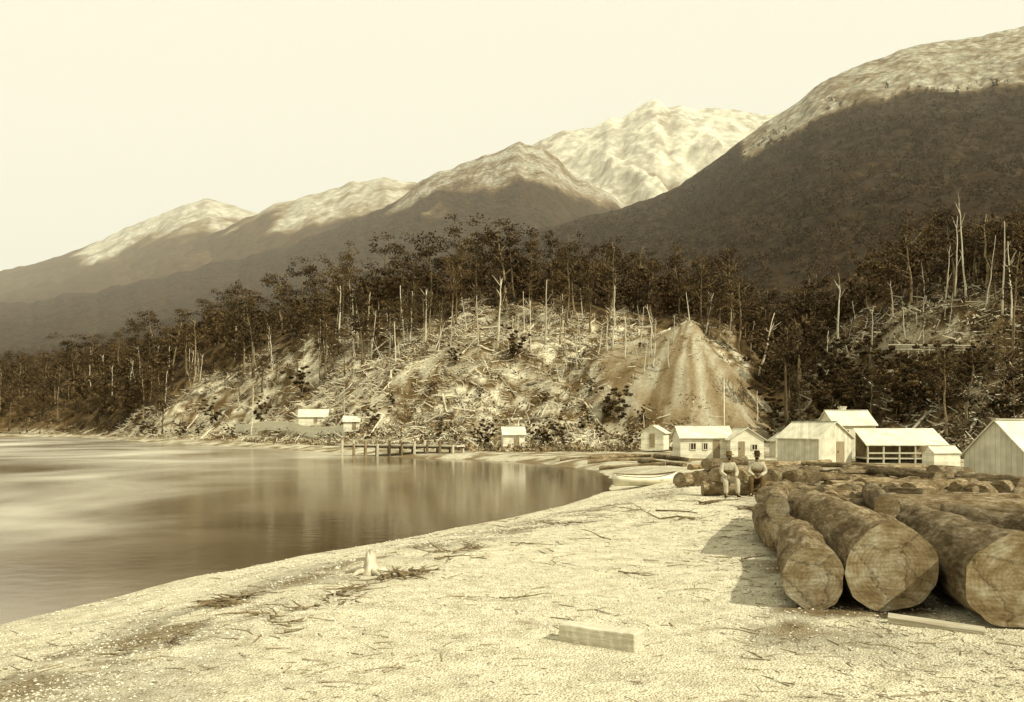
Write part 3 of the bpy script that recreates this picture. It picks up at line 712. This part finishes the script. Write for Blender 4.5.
for i,(p_,q_,nb,ln,r) in enumerate([(402,577,9,.8,.035),(415,574,6,.6,.04),(385,580,7,.7,.03),(230,601,9,.6,.03),(222,606,6,.5,.03),(240,604,6,.5,.025),(520,600,3,.5,.012),(650,512,4,2.0,.025),(600,540,3,1.2,.015),(690,520,4,1.8,.03),(560,565,3,.9,.014),(470,600,3,.6,.014),(330,606,6,.6,.018),(290,625,6,.5,.015),(180,640,5,.6,.018),(120,655,5,.5,.015),(620,575,3,1.0,.012),(705,505,5,1.6,.04),(745,510,4,1.5,.05),(520,545,4,.7,.016),(770,640,4,.5,.012),(880,650,3,.6,.012),(700,600,3,.4,.012),(365,590,5,.7,.02),(440,560,4,.8,.02),(260,640,4,.5,.014),(560,525,4,1.0,.02),(735,560,4,.6,.02),(300,610,6,.6,.02),(270,618,6,.6,.02),(345,596,6,.7,.022),(475,548,6,.8,.022),(450,553,6,.8,.02)]):
    x,y,z=hit(p_,q_);driftwood(x,y,700+i,nb,ln,r,'tangle of thin dry driftwood branches on pale shingle')
x,y,z=hit(370,574)
rg=np.random.default_rng(5)
seg=14
Vv=[];Ff=[]
for i,(h,rr) in enumerate([(-.05,.24),(.04,.19),(.12,.13),(.22,.10),(.30,.08)]):
    for k in range(seg):
        a=2*math.pi*k/seg;q=rr*(1+.25*math.sin(3*a+h*3)+.15*rg.normal()*.5);Vv.append((q*math.cos(a),q*math.sin(a),h+(.18*rg.random() if i==4 else 0)))
for i in range(4):
    for k in range(seg): Ff.append((i*seg+k,i*seg+(k+1)%seg,(i+1)*seg+(k+1)%seg,(i+1)*seg+k))
Vv.append((0,0,.26));
for k in range(seg): Ff.append((4*seg+k,4*seg+(k+1)%seg,5*seg))
parts=[(Vv,Ff)]
for k in range(6):
    a=k*1.3;parts.append(tube([(0,0,.06),(.25*math.cos(a),.25*math.sin(a),.06),(.5*math.cos(a+.2),.5*math.sin(a+.2),.0)],[.07,.05,.015],6))
mkobj('tree_stump',mkmesh('tree_stump',*join(parts),M_dead,True),loc=(x,y,z),label='small bleached broken stump with roots near the water edge',cat='stump')

def scatter_stones(n,fn,mat,name,label,smin,smax,flat,seed,elong=1.0):
    rg=np.random.default_rng(seed)
    D=5.5+38*rg.random(n)**1.7;x=(rg.uniform(-60,1090,n)-512)/FO*D
    s_=sdist(x,D);k=(s_>.1)&(rg.random(n)<fn(x,D,s_));x=x[k];D=D[k];n=len(x)
    z=ground(x,D)
    base=np.array([(1,0,0),(0,1,0),(-1,0,0),(0,-1,0),(0,0,1),(0,0,-1)],float)
    s=rg.uniform(smin,smax,n)*(.7+D/25)
    sc=np.stack([s*elong*(.7+.6*rg.random(n)),s*(.6+.5*rg.random(n)),s*flat],-1)
    a=rg.random(n)*6.28;ca,sa=np.cos(a),np.sin(a)
    P=base[None]*sc[:,None,:]*(1+.25*rg.normal(size=(n,6,1)))
    X=P[...,0]*ca[:,None]-P[...,1]*sa[:,None];Y=P[...,0]*sa[:,None]+P[...,1]*ca[:,None]
    V=np.stack([X+x[:,None],Y+D[:,None],P[...,2]+z[:,None]+(s*flat*.35)[:,None]],-1).reshape(-1,3)
    f=np.array([(0,1,4),(1,2,4),(2,3,4),(3,0,4),(1,0,5),(2,1,5),(3,2,5),(0,3,5)])
    Fq=(np.arange(n)[:,None,None]*6+f[None]).reshape(-1,3)
    me=mkmesh(name,V,Fq,mat);setcol(me,np.repeat(np.repeat(rg.uniform(.6,1.1,n),6)[:,None],3,1),'shade')
    mkobj(name,me,label=label,cat=name.replace('_',' '),kind='stuff')
scatter_stones(60000,lambda x,y,s:.4+.6*sm(.42,.6,fbm(x/2.5,y/2.5,3,46)),M_pebble,'shingle','pale rounded pebbles covering the lake beach',.006,.022,.6,1)
def fl(x,y,s):
    band=np.exp(-((s-5.0-1.6*(fbm(x/7,y/7,4,32)-.5)*2)/1.2)**2)*sm(.40,.56,fbm(x/.9,y/.7,4,33))
    side=sm(.18,.27,x/y)*sm(.4,.6,fbm(x/1.2,y/1.2,3,44))*.8
    near=sm(.45,.62,fbm(x/1.6,y/1.6,4,31))*sm(9.5,5,y+x*.3)*.5
    return np.clip(band*1.5+side*.8+near+.14*sm(.5,.7,fbm(x/1.5,y/1.5,3,45))+.03,0,1)
scatter_stones(40000,fl,M_chip,'wood_litter','dark bark chips and twigs strewn over pale shingle',.007,.019,.3,2,2.6)

# ------------------------------------------------------------ buildings
M_doorm=noisemat('door_boards',.2,.34,3,(6,6,.5),.3)
M_glass,_n,_b=newmat('window_pane');_b.inputs['Base Color'].default_value=sp(.03);_b.inputs['Roughness'].default_value=.15;_b.inputs['Specular IOR Level'].default_value=.5
M_wtrim=noisemat('trim_wood',.55,.74,5,bump=0)
def hut(name,loc,rz,Lx,Wy,eave,ridge,wallm,roofm,label,doors=(),wins=(),chim=None,oh=.22,cat='hut'):
    e=mkobj(name,None,loc=loc,label=label,cat=cat);e.rotation_euler=(0,0,rz)
    l,w=Lx/2,Wy/2
    V=[(-l,-w,-.3),(l,-w,-.3),(l,w,-.3),(-l,w,-.3),(-l,-w,eave),(l,-w,eave),(l,w,eave),(-l,w,eave),(-l,0,ridge),(l,0,ridge)]
    F_=[(0,1,5,4),(2,3,7,6),(1,2,6,9,5),(3,0,4,8,7)]
    mkobj('wall',mkmesh('wall',V,F_,wallm),e)
    sl=math.atan2(ridge-eave,w);th=.07
    parts=[]
    for sgn in (-1,1):
        ys=[0,sgn*(w+oh)];zs=[ridge+.02,eave-oh*math.tan(sl)+.02]
        vv=[];
        for xx in (-l-oh*.7,l+oh*.7):
            for yq,zq in zip(ys,zs):
                vv+=[(xx,yq,zq),(xx,yq,zq+th)]
        ff=[(0,2,3,1),(4,5,7,6),(0,4,6,2),(1,3,7,5),(2,6,7,3)]
        if sgn>0: ff=[q[::-1] for q in ff]
        parts.append((vv,ff))
    rf=mkobj('roof',mkmesh('roof',*join(parts),roofm),e)
    mkobj('ridge_cap',mkmesh('ridge_cap',*box((0,0,ridge+th+.03),(Lx+oh*1.5,.2,.05)),M_rgrey),rf)
    def panel(side,u,z,ww,hh):
        if side=='f': c=(u,-w-.02,z);d=(ww,.05,hh)
        elif side=='b': c=(u,w+.02,z);d=(ww,.05,hh)
        elif side=='r': c=(l+.02,u,z);d=(.05,ww,hh)
        else: c=(-l-.02,u,z);d=(.05,ww,hh)
        return c,d
    for side,u,ww,hh in doors:
        c,d=panel(side,u,hh/2,ww,hh);dd=mkobj('door',mkmesh('door',*box(c,d),M_doorm),e)
        k=.045
        off={'f':(ww*.35,-k,0),'b':(ww*.35,k,0),'r':(k,ww*.35,0),'l':(-k,ww*.35,0)}[side]
        mkobj('handle',mkmesh('handle',*box((c[0]+off[0],c[1]+off[1],1.0),(.05,.05,.12)),M_dark),dd)
    for side,u,z,ww,hh in wins:
        c,d=panel(side,u,z,ww,hh)
        wd=mkobj('window',mkmesh('window',*box(c,d),M_glass),e)
        bars=[];t_=.06
        for du,dz,bw,bh in [(-ww/2,0,t_,hh+t_),(ww/2,0,t_,hh+t_),(0,-hh/2,ww-t_,t_),(0,hh/2,ww-t_,t_),(0,0,.035,hh-t_),]:
            if side in'fb':
                s=-1 if side=='f' else 1
                bars.append(box((c[0]+du,c[1]+s*.02,c[2]+dz),(bw,.06,bh)))
            else:
                s=-1 if side=='l' else 1
                bars.append(box((c[0]+s*.02,c[1]+du,c[2]+dz),(.06,bw,bh)))
        mkobj('frame',mkmesh('frame',*join(bars),M_wtrim),wd)
    if chim:
        cx,cy,ch=chim
        mkobj('chimney',mkmesh('chimney',*join([box((cx,cy,ridge/2+ch/2),(.55,.5,ridge+ch)),box((cx,cy,ridge+ch+.05),(.66,.6,.1))]),M_wgrey),e)
    return e
def at(px,D): 
    x=(px-512)/FO*D;return (x,D,g1(x,D))
a=at(702,82);hut('cottage',(a[0],a[1],-.45),.04,4.7,3.2,1.95,2.9,M_wwhite,M_rpale,'small whitewashed weatherboard cottage with pale gabled roof',[('f',.9,.6,1.7)],[('f',-1.2,1.15,.5,.6),('f',-.1,1.15,.4,.6)])
a=at(741,81.0);hut('cottage',(a[0],a[1],-.45),math.pi/2+.05,3.6,3.0,1.8,2.75,M_wwhite,M_rpale,'small white gabled cottage adjoining a longer cottage',[('l',.5,.55,1.6)],[('l',-.65,1.1,.5,.5)])
a=at(655,100);hut('hut',(a[0],a[1],H-22*100/FO),math.pi/2-.35,3.2,2.5,1.6,2.35,M_wwhite,M_rpale,'tiny pale gabled hut at foot of hill',[('l',0,.6,1.5)])
a=at(814,73);hut('shed',(a[0],a[1],-.5),math.pi/2+.45,4.6,3.5,2.1,3.3,M_wgrey,M_rpale,'timber shed with steep pale gabled roof and door',[('l',-.5,.8,1.8)],[])
a=at(846,84);hut('house',(a[0],a[1],-.4),.1,3.9,3.6,3.05,4.3,M_wgrey,M_rpale,'taller plank house with pale roof behind sheds',[],[('f',-.9,2.2,.6,.7),('f',.9,2.2,.6,.7)],chim=(.2,1.2,.35))
a=at(513,105);hut('hut',(a[0],a[1],g1(a[0],a[1])),.1,2.5,2.4,2.0,2.8,M_wwhite,M_rpale,'lone white hut near the jetty',[('f',.3,.6,1.6)],[])
a=at(1012,39);hut('hut',(a[0],a[1],-.35),.62,3.0,2.6,1.7,3.1,M_wgrey,M_rpale,'weathered vertical board hut with plank roof beside logs',[('f',.6,.8,1.65)],[],oh=.15)
a=at(781,84);hut('hut',(a[0],a[1],-.4),math.pi/2,2.0,1.6,1.6,2.2,M_wgrey,M_rgrey,'narrow grey privy hut between buildings',[('l',0,.6,1.5)],[])
for p_,q_,lx,ev,rd,lb in [(314,420,4.8,1.3,2.5,'long pale farm building near the far shore'),(352,426,2.4,1.3,2.1,'small pale hut by the shore fence')]:
    x,y,z=hit(p_,q_+4);hut('hut',(x,y,z),.12,lx,3,ev,rd,M_wwhite,M_rpale,lb,[('f',.4,.6,1.2)],[])
a=at(900,72);e=mkobj('open_shed',None,loc=(a[0],a[1],-.45),label='long open-fronted timber shed raised on posts with pale roof',cat='shed');e.rotation_euler=(0,0,-.05)
mkobj('roof',mkmesh('roof',*( [(-3.2,-1.6,1.42),(3.2,-1.6,1.42),(3.2,1.5,2.7),(-3.2,1.5,2.7),(-3.2,-1.6,1.50),(3.2,-1.6,1.50),(3.2,1.5,2.78),(-3.2,1.5,2.78)],[(0,3,2,1),(4,5,6,7),(0,1,5,4),(1,2,6,5),(2,3,7,6),(3,0,4,7)]),M_rpale),e)
mkobj('wall',mkmesh('wall',*join([box((0,1.35,1.3),(6.1,.1,2.5)),box((3.05,0,.85),(.1,2.5,1.2))]),M_trunk),e)
mkobj('floor',mkmesh('floor',*box((0,-.1,.42),(6.3,2.8,.1)),M_plank),e)
for i in range(6):
    mkobj('post',mkmesh('post',*tube([(-3.05+i*1.22,-1.48,-.3),(-3.03+i*1.22,-1.48,1.46)],[.08,.07],8),M_plank),e)
mkobj('rail',mkmesh('rail',*box((0,-1.54,.85),(6.1,.05,.12)),M_plank),e)
a=at(941,66);hut('lean_to',(a[0],a[1],-.45),.1,2.0,1.6,1.0,1.45,M_wwhite,M_rpale,'low white canvas-like lean-to beside open shed',[],[],oh=.08)
def pole(p_,top,lb,r=.06,nm='flagpole',D=84):
    x=(p_-512)/FO*D;z=g1(x,D);zt=H+(HY-top)*D/FO
    e=mkobj(nm,None,loc=(x,D,z),label=lb,cat='pole')
    mkobj('shaft',mkmesh('shaft',*tube([(0,0,-.3),(0.02,0,(zt-z)*.5),(0,0,zt-z)],[r*1.3,r,r*.6],8),M_dead,True),e)
    mkobj('finial',mkmesh('finial',*tube([(0,0,zt-z),(0,0,zt-z+.06),(0,0,zt-z+.14)],[.03,.1,.02],8),M_dead,True),e)
pole(724,379,'tall slim pale flagpole rising behind the white cottage')
x0,y0=(345-512)/FO*104,104.;x1,y1=(461-512)/FO*97,97.
e=mkobj('jetty',None,loc=(x0,y0,WZ),label='low timber jetty on stout piles over the lake',cat='jetty')
Lj=math.hypot(x1-x0,y1-y0);e.rotation_euler=(0,0,math.atan2(y1-y0,x1-x0))
mkobj('deck',mkmesh('deck',*box((Lj/2,0,1.22),(Lj,1.8,.16)),M_plank),e)
mkobj('beam',mkmesh('beam',*box((Lj/2,-.75,1.04),(Lj,.15,.16)),M_trunk),e)
mkobj('beam',mkmesh('beam',*box((Lj/2,.75,1.04),(Lj,.15,.16)),M_trunk),e)
for i in range(10):
    for yy in (-.82,.82):
        hh=1.4 if (i%2) else 1.75
        mkobj('post',mkmesh('post',*tube([(.4+i*(Lj-.8)/9,yy*1.3,-1.6),(.4+i*(Lj-.8)/9+.03,yy*1.3,hh)],[.17,.14],8),M_plank if i%3==0 else M_trunk),e)
mkobj('rail',mkmesh('rail',*box((Lj*.3,.8,1.8),(Lj*.55,.08,.1)),M_plank),e)
def paling(a_,b_,n,h,lb):
    q0=hit(*a_);q1=hit(*b_)
    e=mkobj('fence',None,loc=q0,label=lb,cat='fence')
    xs=np.linspace(q0[0],q1[0],n);ys=np.linspace(q0[1],q1[1],n);zs=ground(xs,ys)
    zt=np.convolve(np.pad(zs,4,'edge'),np.ones(9)/9,'valid')
    parts=[]
    dv=math.atan2(ys[-1]-ys[0],xs[-1]-xs[0]);st=math.hypot(xs[1]-xs[0],ys[1]-ys[0])
    for i in range(n):
        parts.append(box((xs[i]-q0[0],ys[i]-q0[1],zt[i]-q0[2]+h/2-.3),(st*.86,.05,h+.6),dv))
    mkobj('palings',mkmesh('palings',*join(parts),M_wtrim),e)
    for hh in (.3,.85):
        mkobj('rail',mkmesh('rail',*tube([(xs[i]-q0[0],ys[i]-q0[1]+.08,zt[i]-q0[2]+h*hh) for i in range(0,n,4)],[.05]*len(range(0,n,4)),6),M_plank),e)
paling((236,433),(346,436),90,1.7,'long low whitewashed paling fence along the shore')
def railfence(a_,b_,n,h,lb):
    q0=hit(*a_);q1=hit(*b_);e=mkobj('fence',None,loc=q0,label=lb,cat='fence')
    xs=np.linspace(q0[0],q1[0],n);ys=np.linspace(q0[1],q1[1],n);zs=ground(xs,ys);zl=np.linspace(q0[2],q1[2],n)+max(0,(zs-np.linspace(q0[2],q1[2],n)).max())
    for i in range(n):
        mkobj('post',mkmesh('post',*tube([(xs[i]-q0[0],ys[i]-q0[1],zs[i]-q0[2]-.3),(xs[i]-q0[0],ys[i]-q0[1],zl[i]-q0[2]+h)],[.08,.07],6),M_dead),e)
    for hh in (.25,.6,.92):
        mkobj('rail',mkmesh('rail',*tube([(xs[i]-q0[0],ys[i]-q0[1]-.08,zl[i]-q0[2]+h*hh) for i in (0,n-1)],[.09]*2,6),M_dead),e)
railfence((888,358),(975,360),9,.9,'straight pale rail fence along a ledge on the slope')
# ------------------------------------------------------------ boat
def boat(px_,py_,Lb,rz):
    x,y,z=hit(px_,py_);e=mkobj('rowing_boat',None,loc=(x,y,z+.02),label='pale clinker rowing boat drawn up at water edge',cat='boat');e.rotation_euler=(0.08,0,rz)
    ns=15;nk=9;V=[];F_=[]
    for i in range(ns):
        s=i/(ns-1);xx=(s-.5)*Lb;bw=.62*(math.sin(math.pi*min(1,(s*.86+.14)))**.6 if s<.999 else .02)
        bw=max(bw,.03);sheer=.5+.22*(2*s-1)**2*(1 if s>.5 else .5);kl=.04+.22*max(0,s-.85)/.15*.8
        for k in range(nk):
            a_=math.pi*k/(nk-1);yy=-math.cos(a_)*bw;zz=kl+(sheer-kl)*(1-math.sin(a_)**.8)
            V.append((xx,yy,zz))
    for i in range(ns-1):
        for k in range(nk-1): F_.append((i*nk+k,(i+1)*nk+k,(i+1)*nk+k+1,i*nk+k+1))
    F_.append(tuple(range(nk)))
    o=mkobj('hull',mkmesh('hull',V,F_,M_wwhite,True),e);sm_=o.modifiers.new('s','SOLIDIFY');sm_.thickness=.04
    for xx in (-.9,-.1,.75):
        mkobj('thwart',mkmesh('thwart',*box((xx,0,.38),(.22,1.05,.04)),M_plank),e)
    for sd2 in(0,nk-1):
        pts_=[V[i*nk+sd2] for i in range(ns)]
        mkobj('gunwale',mkmesh('gunwale',*tube(pts_,[.035]*ns,6),M_drift),e)
boat(645,486,3.3,.12)

# ------------------------------------------------------------ people
def skinmesh(name,V,E,R,mat,sub=2):
    me=bpy.data.meshes.new(name+'_src');me.from_pydata(V,E,[]);o=bpy.data.objects.new(name+'_src',me);COL.objects.link(o)
    o.modifiers.new('skin','SKIN');sl=me.skin_vertices[0].data
    for i,r in enumerate(R): sl[i].radius=(r if isinstance(r,tuple) else (r,r))
    sl[0].use_root=True
    s=o.modifiers.new('sub','SUBSURF');s.levels=sub;s.render_levels=sub
    dg=bpy.context.evaluated_depsgraph_get();dg.update()
    m2=bpy.data.meshes.new_from_object(o.evaluated_get(dg));m2.name=name
    bpy.data.objects.remove(o);m2.materials.clear();m2.materials.append(mat)
    m2.polygons.foreach_set('use_smooth',[True]*len(m2.polygons));return m2
def ell(c,r,n=10,m=8):
    V=[];F_=[]
    for i in range(m+1):
        p_=math.pi*i/m
        for k in range(n):
            a_=2*math.pi*k/n;V.append((c[0]+r[0]*math.sin(p_)*math.cos(a_),c[1]+r[1]*math.sin(p_)*math.sin(a_),c[2]+r[2]*math.cos(p_)))
    for i in range(m):
        for k in range(n): F_.append((i*n+k,(i+1)*n+k,(i+1)*n+(k+1)%n,i*n+(k+1)%n))
    return V,F_
def person(loc,rz,label,shirt,trous,vest,hatm,variant=0):
    e=mkobj('person',None,loc=loc,label=label,cat='person');e.rotation_euler=(0,0,rz);e.scale=(1.12,1.12,1.12)
    lean=-.10 if variant==0 else -.03
    P=dict(pel=(0,0,.56),wai=(0,lean*.4,.74),che=(0,lean,.95),nek=(0,lean*1.4,1.13),hd0=(0,lean*1.6-.02,1.21),hd1=(0,lean*1.7-.03,1.31),hd2=(0,lean*1.7-.02,1.37))
    sides={}
    for s,n_ in((-1,'l'),(1,'r')):
        kn=(s*.2,-.44,.56 if variant==0 or s<0 else .60)
        an=(s*.19,-.48,.1) if variant==0 or s<0 else (s*.12,-.62,.14)
        P['hip'+n_]=(s*.11,-.02,.55);P['kne'+n_]=kn;P['ank'+n_]=an;P['toe'+n_]=(an[0]+s*.03,an[1]-.17,an[2]-.05)
        P['sho'+n_]=(s*.19,lean*1.1,1.06)
        if variant==0: el=(s*.27,-.2,.80);wr=(s*.15,-.40,.68)
        else: el=(s*.28,-.08,.79);wr=(s*.1,-.30,.68)
        P['elb'+n_]=el;P['wri'+n_]=wr;d=Vector(wr)-Vector(el);d.normalize();P['pal'+n_]=tuple(Vector(wr)+d*.07)
        sides[n_]=(d,s)
    order=list(P);idx={k:i for i,k in enumerate(order)};V=[P[k] for k in order]
    rad=dict(pel=(.15,.11),wai=(.135,.1),che=(.165,.115),nek=.055,hd0=.07,hd1=(.078,.092),hd2=(.07,.085))
    R=[]
    for k in order:
        if k in rad:R.append(rad[k])
        else:R.append({'hip':.095,'kne':.058,'ank':.04,'toe':.035,'sho':.06,'elb':.042,'wri':.028,'pal':(.04,.018)}[k[:3]])
    E=[('pel','wai'),('wai','che'),('che','nek'),('nek','hd0'),('hd0','hd1'),('hd1','hd2')]
    for n_ in'lr':
        E+=[('pel','hip'+n_),('hip'+n_,'kne'+n_),('kne'+n_,'ank'+n_),('ank'+n_,'toe'+n_),('che','sho'+n_),('sho'+n_,'elb'+n_),('elb'+n_,'wri'+n_),('wri'+n_,'pal'+n_)]
    E=[(idx[a_],idx[b_]) for a_,b_ in E]
    body=skinmesh('body',V,E,R,M_skin,2);bo=mkobj('body',body,e)
    for n_ in'lr':
        d,s=sides[n_];pal=Vector(P['pal'+n_]);side=d.cross(Vector((0,0,1))).normalized()
        for j,(o_,ln) in enumerate([(-.03,.065),(-.01,.075),(.01,.07),(.03,.055)]):
            a0=pal+side*o_;a1=a0+d*ln*.6+Vector((0,0,-.01));a2=a1+d*ln*.3+Vector((0,0,-.04))
            mkobj('finger',mkmesh('finger',*tube([a0,a1,a2],[.01,.0095,.007],6),M_skin,True),bo)
        a0=pal-d*.03-side*.03*s;a1=a0-side*s*.03+d*.03;a2=a1+d*.03+Vector((0,0,-.015))
        mkobj('thumb',mkmesh('thumb',*tube([a0,a1,a2],[.013,.011,.008],6),M_skin,True),bo)
    hc=Vector(P['hd1'])
    mkobj('nose',mkmesh('nose',*tube([hc+Vector((0,-.08,.02)),hc+Vector((0,-.105,-.01)),hc+Vector((0,-.085,-.02))],[.008,.016,.012],6),M_skin,True),bo)
    mkobj('mouth',mkmesh('mouth',*ell(hc+Vector((0,-.082,-.045)),(.026,.012,.007)),M_hair,True),bo)
    for s in(-1,1):
        mkobj('eye',mkmesh('eye',*ell(hc+Vector((s*.03,-.078,.012)),(.012,.012,.008)),M_hair,True),bo)
        mkobj('ear',mkmesh('ear',*ell(hc+Vector((s*.082,0,.0)),(.012,.022,.032)),M_skin,True),bo)
    mkobj('hair',mkmesh('hair',*ell(hc+Vector((0,.022,.03)),(.088,.09,.085)),M_hair,True),bo)
    mkobj('beard',mkmesh('beard',*ell(hc+Vector((0,-.055,-.07)),(.05,.04,.045)),M_hair,True),bo)
    def sub(names,edges,grow,name,mat,over={},mul=1):
        ii={k:i for i,k in enumerate(names)}
        VV=[over.get(k,P[k]) for k in names];RR=[]
        for k in names:
            r=R[idx[k]];r=r if isinstance(r,tuple) else (r,r);RR.append((r[0]*mul+grow,r[1]*mul+grow))
        return mkobj(name,skinmesh(name,VV,[(ii[a_],ii[b_]) for a_,b_ in edges],RR,mat,2),e)
    sub(['che','wai','nek','shol','elbl','wril','shor','elbr','wrir'],[('che','wai'),('che','nek'),('che','shol'),('shol','elbl'),('elbl','wril'),('che','shor'),('shor','elbr'),('elbr','wrir')],.028,'shirt',shirt,{'nek':(0,lean*1.3,1.1)},1.05)
    sub(['pel','wai','hipl','knel','ankl','hipr','kner','ankr'],[('pel','wai'),('pel','hipl'),('hipl','knel'),('knel','ankl'),('pel','hipr'),('hipr','kner'),('kner','ankr')],.032,'trousers',trous,{},1.05)
    sub(['che','wai'],[('che','wai')],.055,'waistcoat',vest,{},1.05)
    for n_ in'lr':
        a_=Vector(P['ank'+n_]);t_=Vector(P['toe'+n_])
        mkobj('boot',skinmesh('boot',[tuple(a_+Vector((0,.03,-.04))),tuple(a_+Vector((0,0,.08))),tuple(t_)],[(0,1),(0,2)],[.058,.055,(.05,.035)],M_hair,2),e)
    hz=hc+Vector((0,.005,.075));V=[];F_=[]
    prof=[(.175,-.012),(.17,0),(.1,.008),(.098,.07),(.08,.115),(.03,.12),(.001,.11)]
    for r_,z_ in prof:
        for k in range(20):
            a_=2*math.pi*k/20;V.append((hz.x+r_*math.cos(a_)*.95,hz.y+r_*math.sin(a_)*1.05,hz.z+z_+.01*math.cos(2*a_)*(r_>.15)))
    for i in range(len(prof)-1):
        for k in range(20): F_.append((i*20+k,i*20+(k+1)%20,(i+1)*20+(k+1)%20,(i+1)*20+k))
    mkobj('hat',mkmesh('hat',V,F_,hatm,True),e)
x=(727-512)/FO*33.0
person((x,33.0,g1(x,32.5)-.02),.1,'seated man with pale trousers, waistcoat and brimmed hat on log',cloth('light_shirt',.42),cloth('pale_trousers',.42),cloth('dark_waistcoat',.10),cloth('felt_hat',.12),0)
x=(757-512)/FO*33.2
person((x,33.2,g1(x,32.7)-.02),-.25,'seated man in light shirt and dark hat leaning back on log',cloth('light_work_shirt',.42),cloth('brown_trousers',.10),cloth('grey_waistcoat',.14),cloth('dark_hat',.04),1)

# ------------------------------------------------------------ world, sun, camera
w=bpy.data.worlds.new('World');S.world=w;w.use_nodes=True;nt=w.node_tree;L=nt.links
bg=nt.nodes['Background'];sky=nt.nodes.new('ShaderNodeTexSky');sky.sky_type='NISHITA';sky.sun_disc=False
az=math.radians(122);el=math.radians(40)
sky.sun_elevation=el;sky.sun_rotation=az;sky.dust_density=4
bw=nt.nodes.new('ShaderNodeRGBToBW');L.new(sky.outputs[0],bw.inputs[0])
mr=nt.nodes.new('ShaderNodeMath');mr.operation='MULTIPLY_ADD';mr.inputs[1].default_value=.2;mr.inputs[2].default_value=10.0;L.new(bw.outputs[0],mr.inputs[0])
mn=nt.nodes.new('ShaderNodeMath');mn.operation='MINIMUM';mn.inputs[1].default_value=11.8;L.new(mr.outputs[0],mn.inputs[0])
vm=nt.nodes.new('ShaderNodeVectorMath');vm.operation='SCALE';vm.inputs[0].default_value=(1,.955,.73);L.new(mn.outputs[0],vm.inputs['Scale'])
L.new(vm.outputs[0],bg.inputs['Color']);bg.inputs['Strength'].default_value=.1
sd3=Vector((math.sin(az)*math.cos(el),math.cos(az)*math.cos(el),math.sin(el)))
sl=bpy.data.lights.new('sun','SUN');sl.energy=5.0;sl.angle=math.radians(.5);sl.color=(1,.94,.76)
so=bpy.data.objects.new('sun',sl);COL.objects.link(so);so.rotation_euler=(-sd3).to_track_quat('-Z','Y').to_euler()
cam=bpy.data.cameras.new('camera');co=bpy.data.objects.new('camera',cam);COL.objects.link(co)
co.location=(0,0,H);co.rotation_euler=(math.pi/2,0,0);cam.sensor_width=36;cam.lens=36*FO/1024;cam.shift_y=(HY-351)/1024;cam.clip_end=20000;cam.clip_start=.1
S.camera=co
S.view_settings.view_transform='Standard';S.view_settings.look='None';S.view_settings.exposure=0
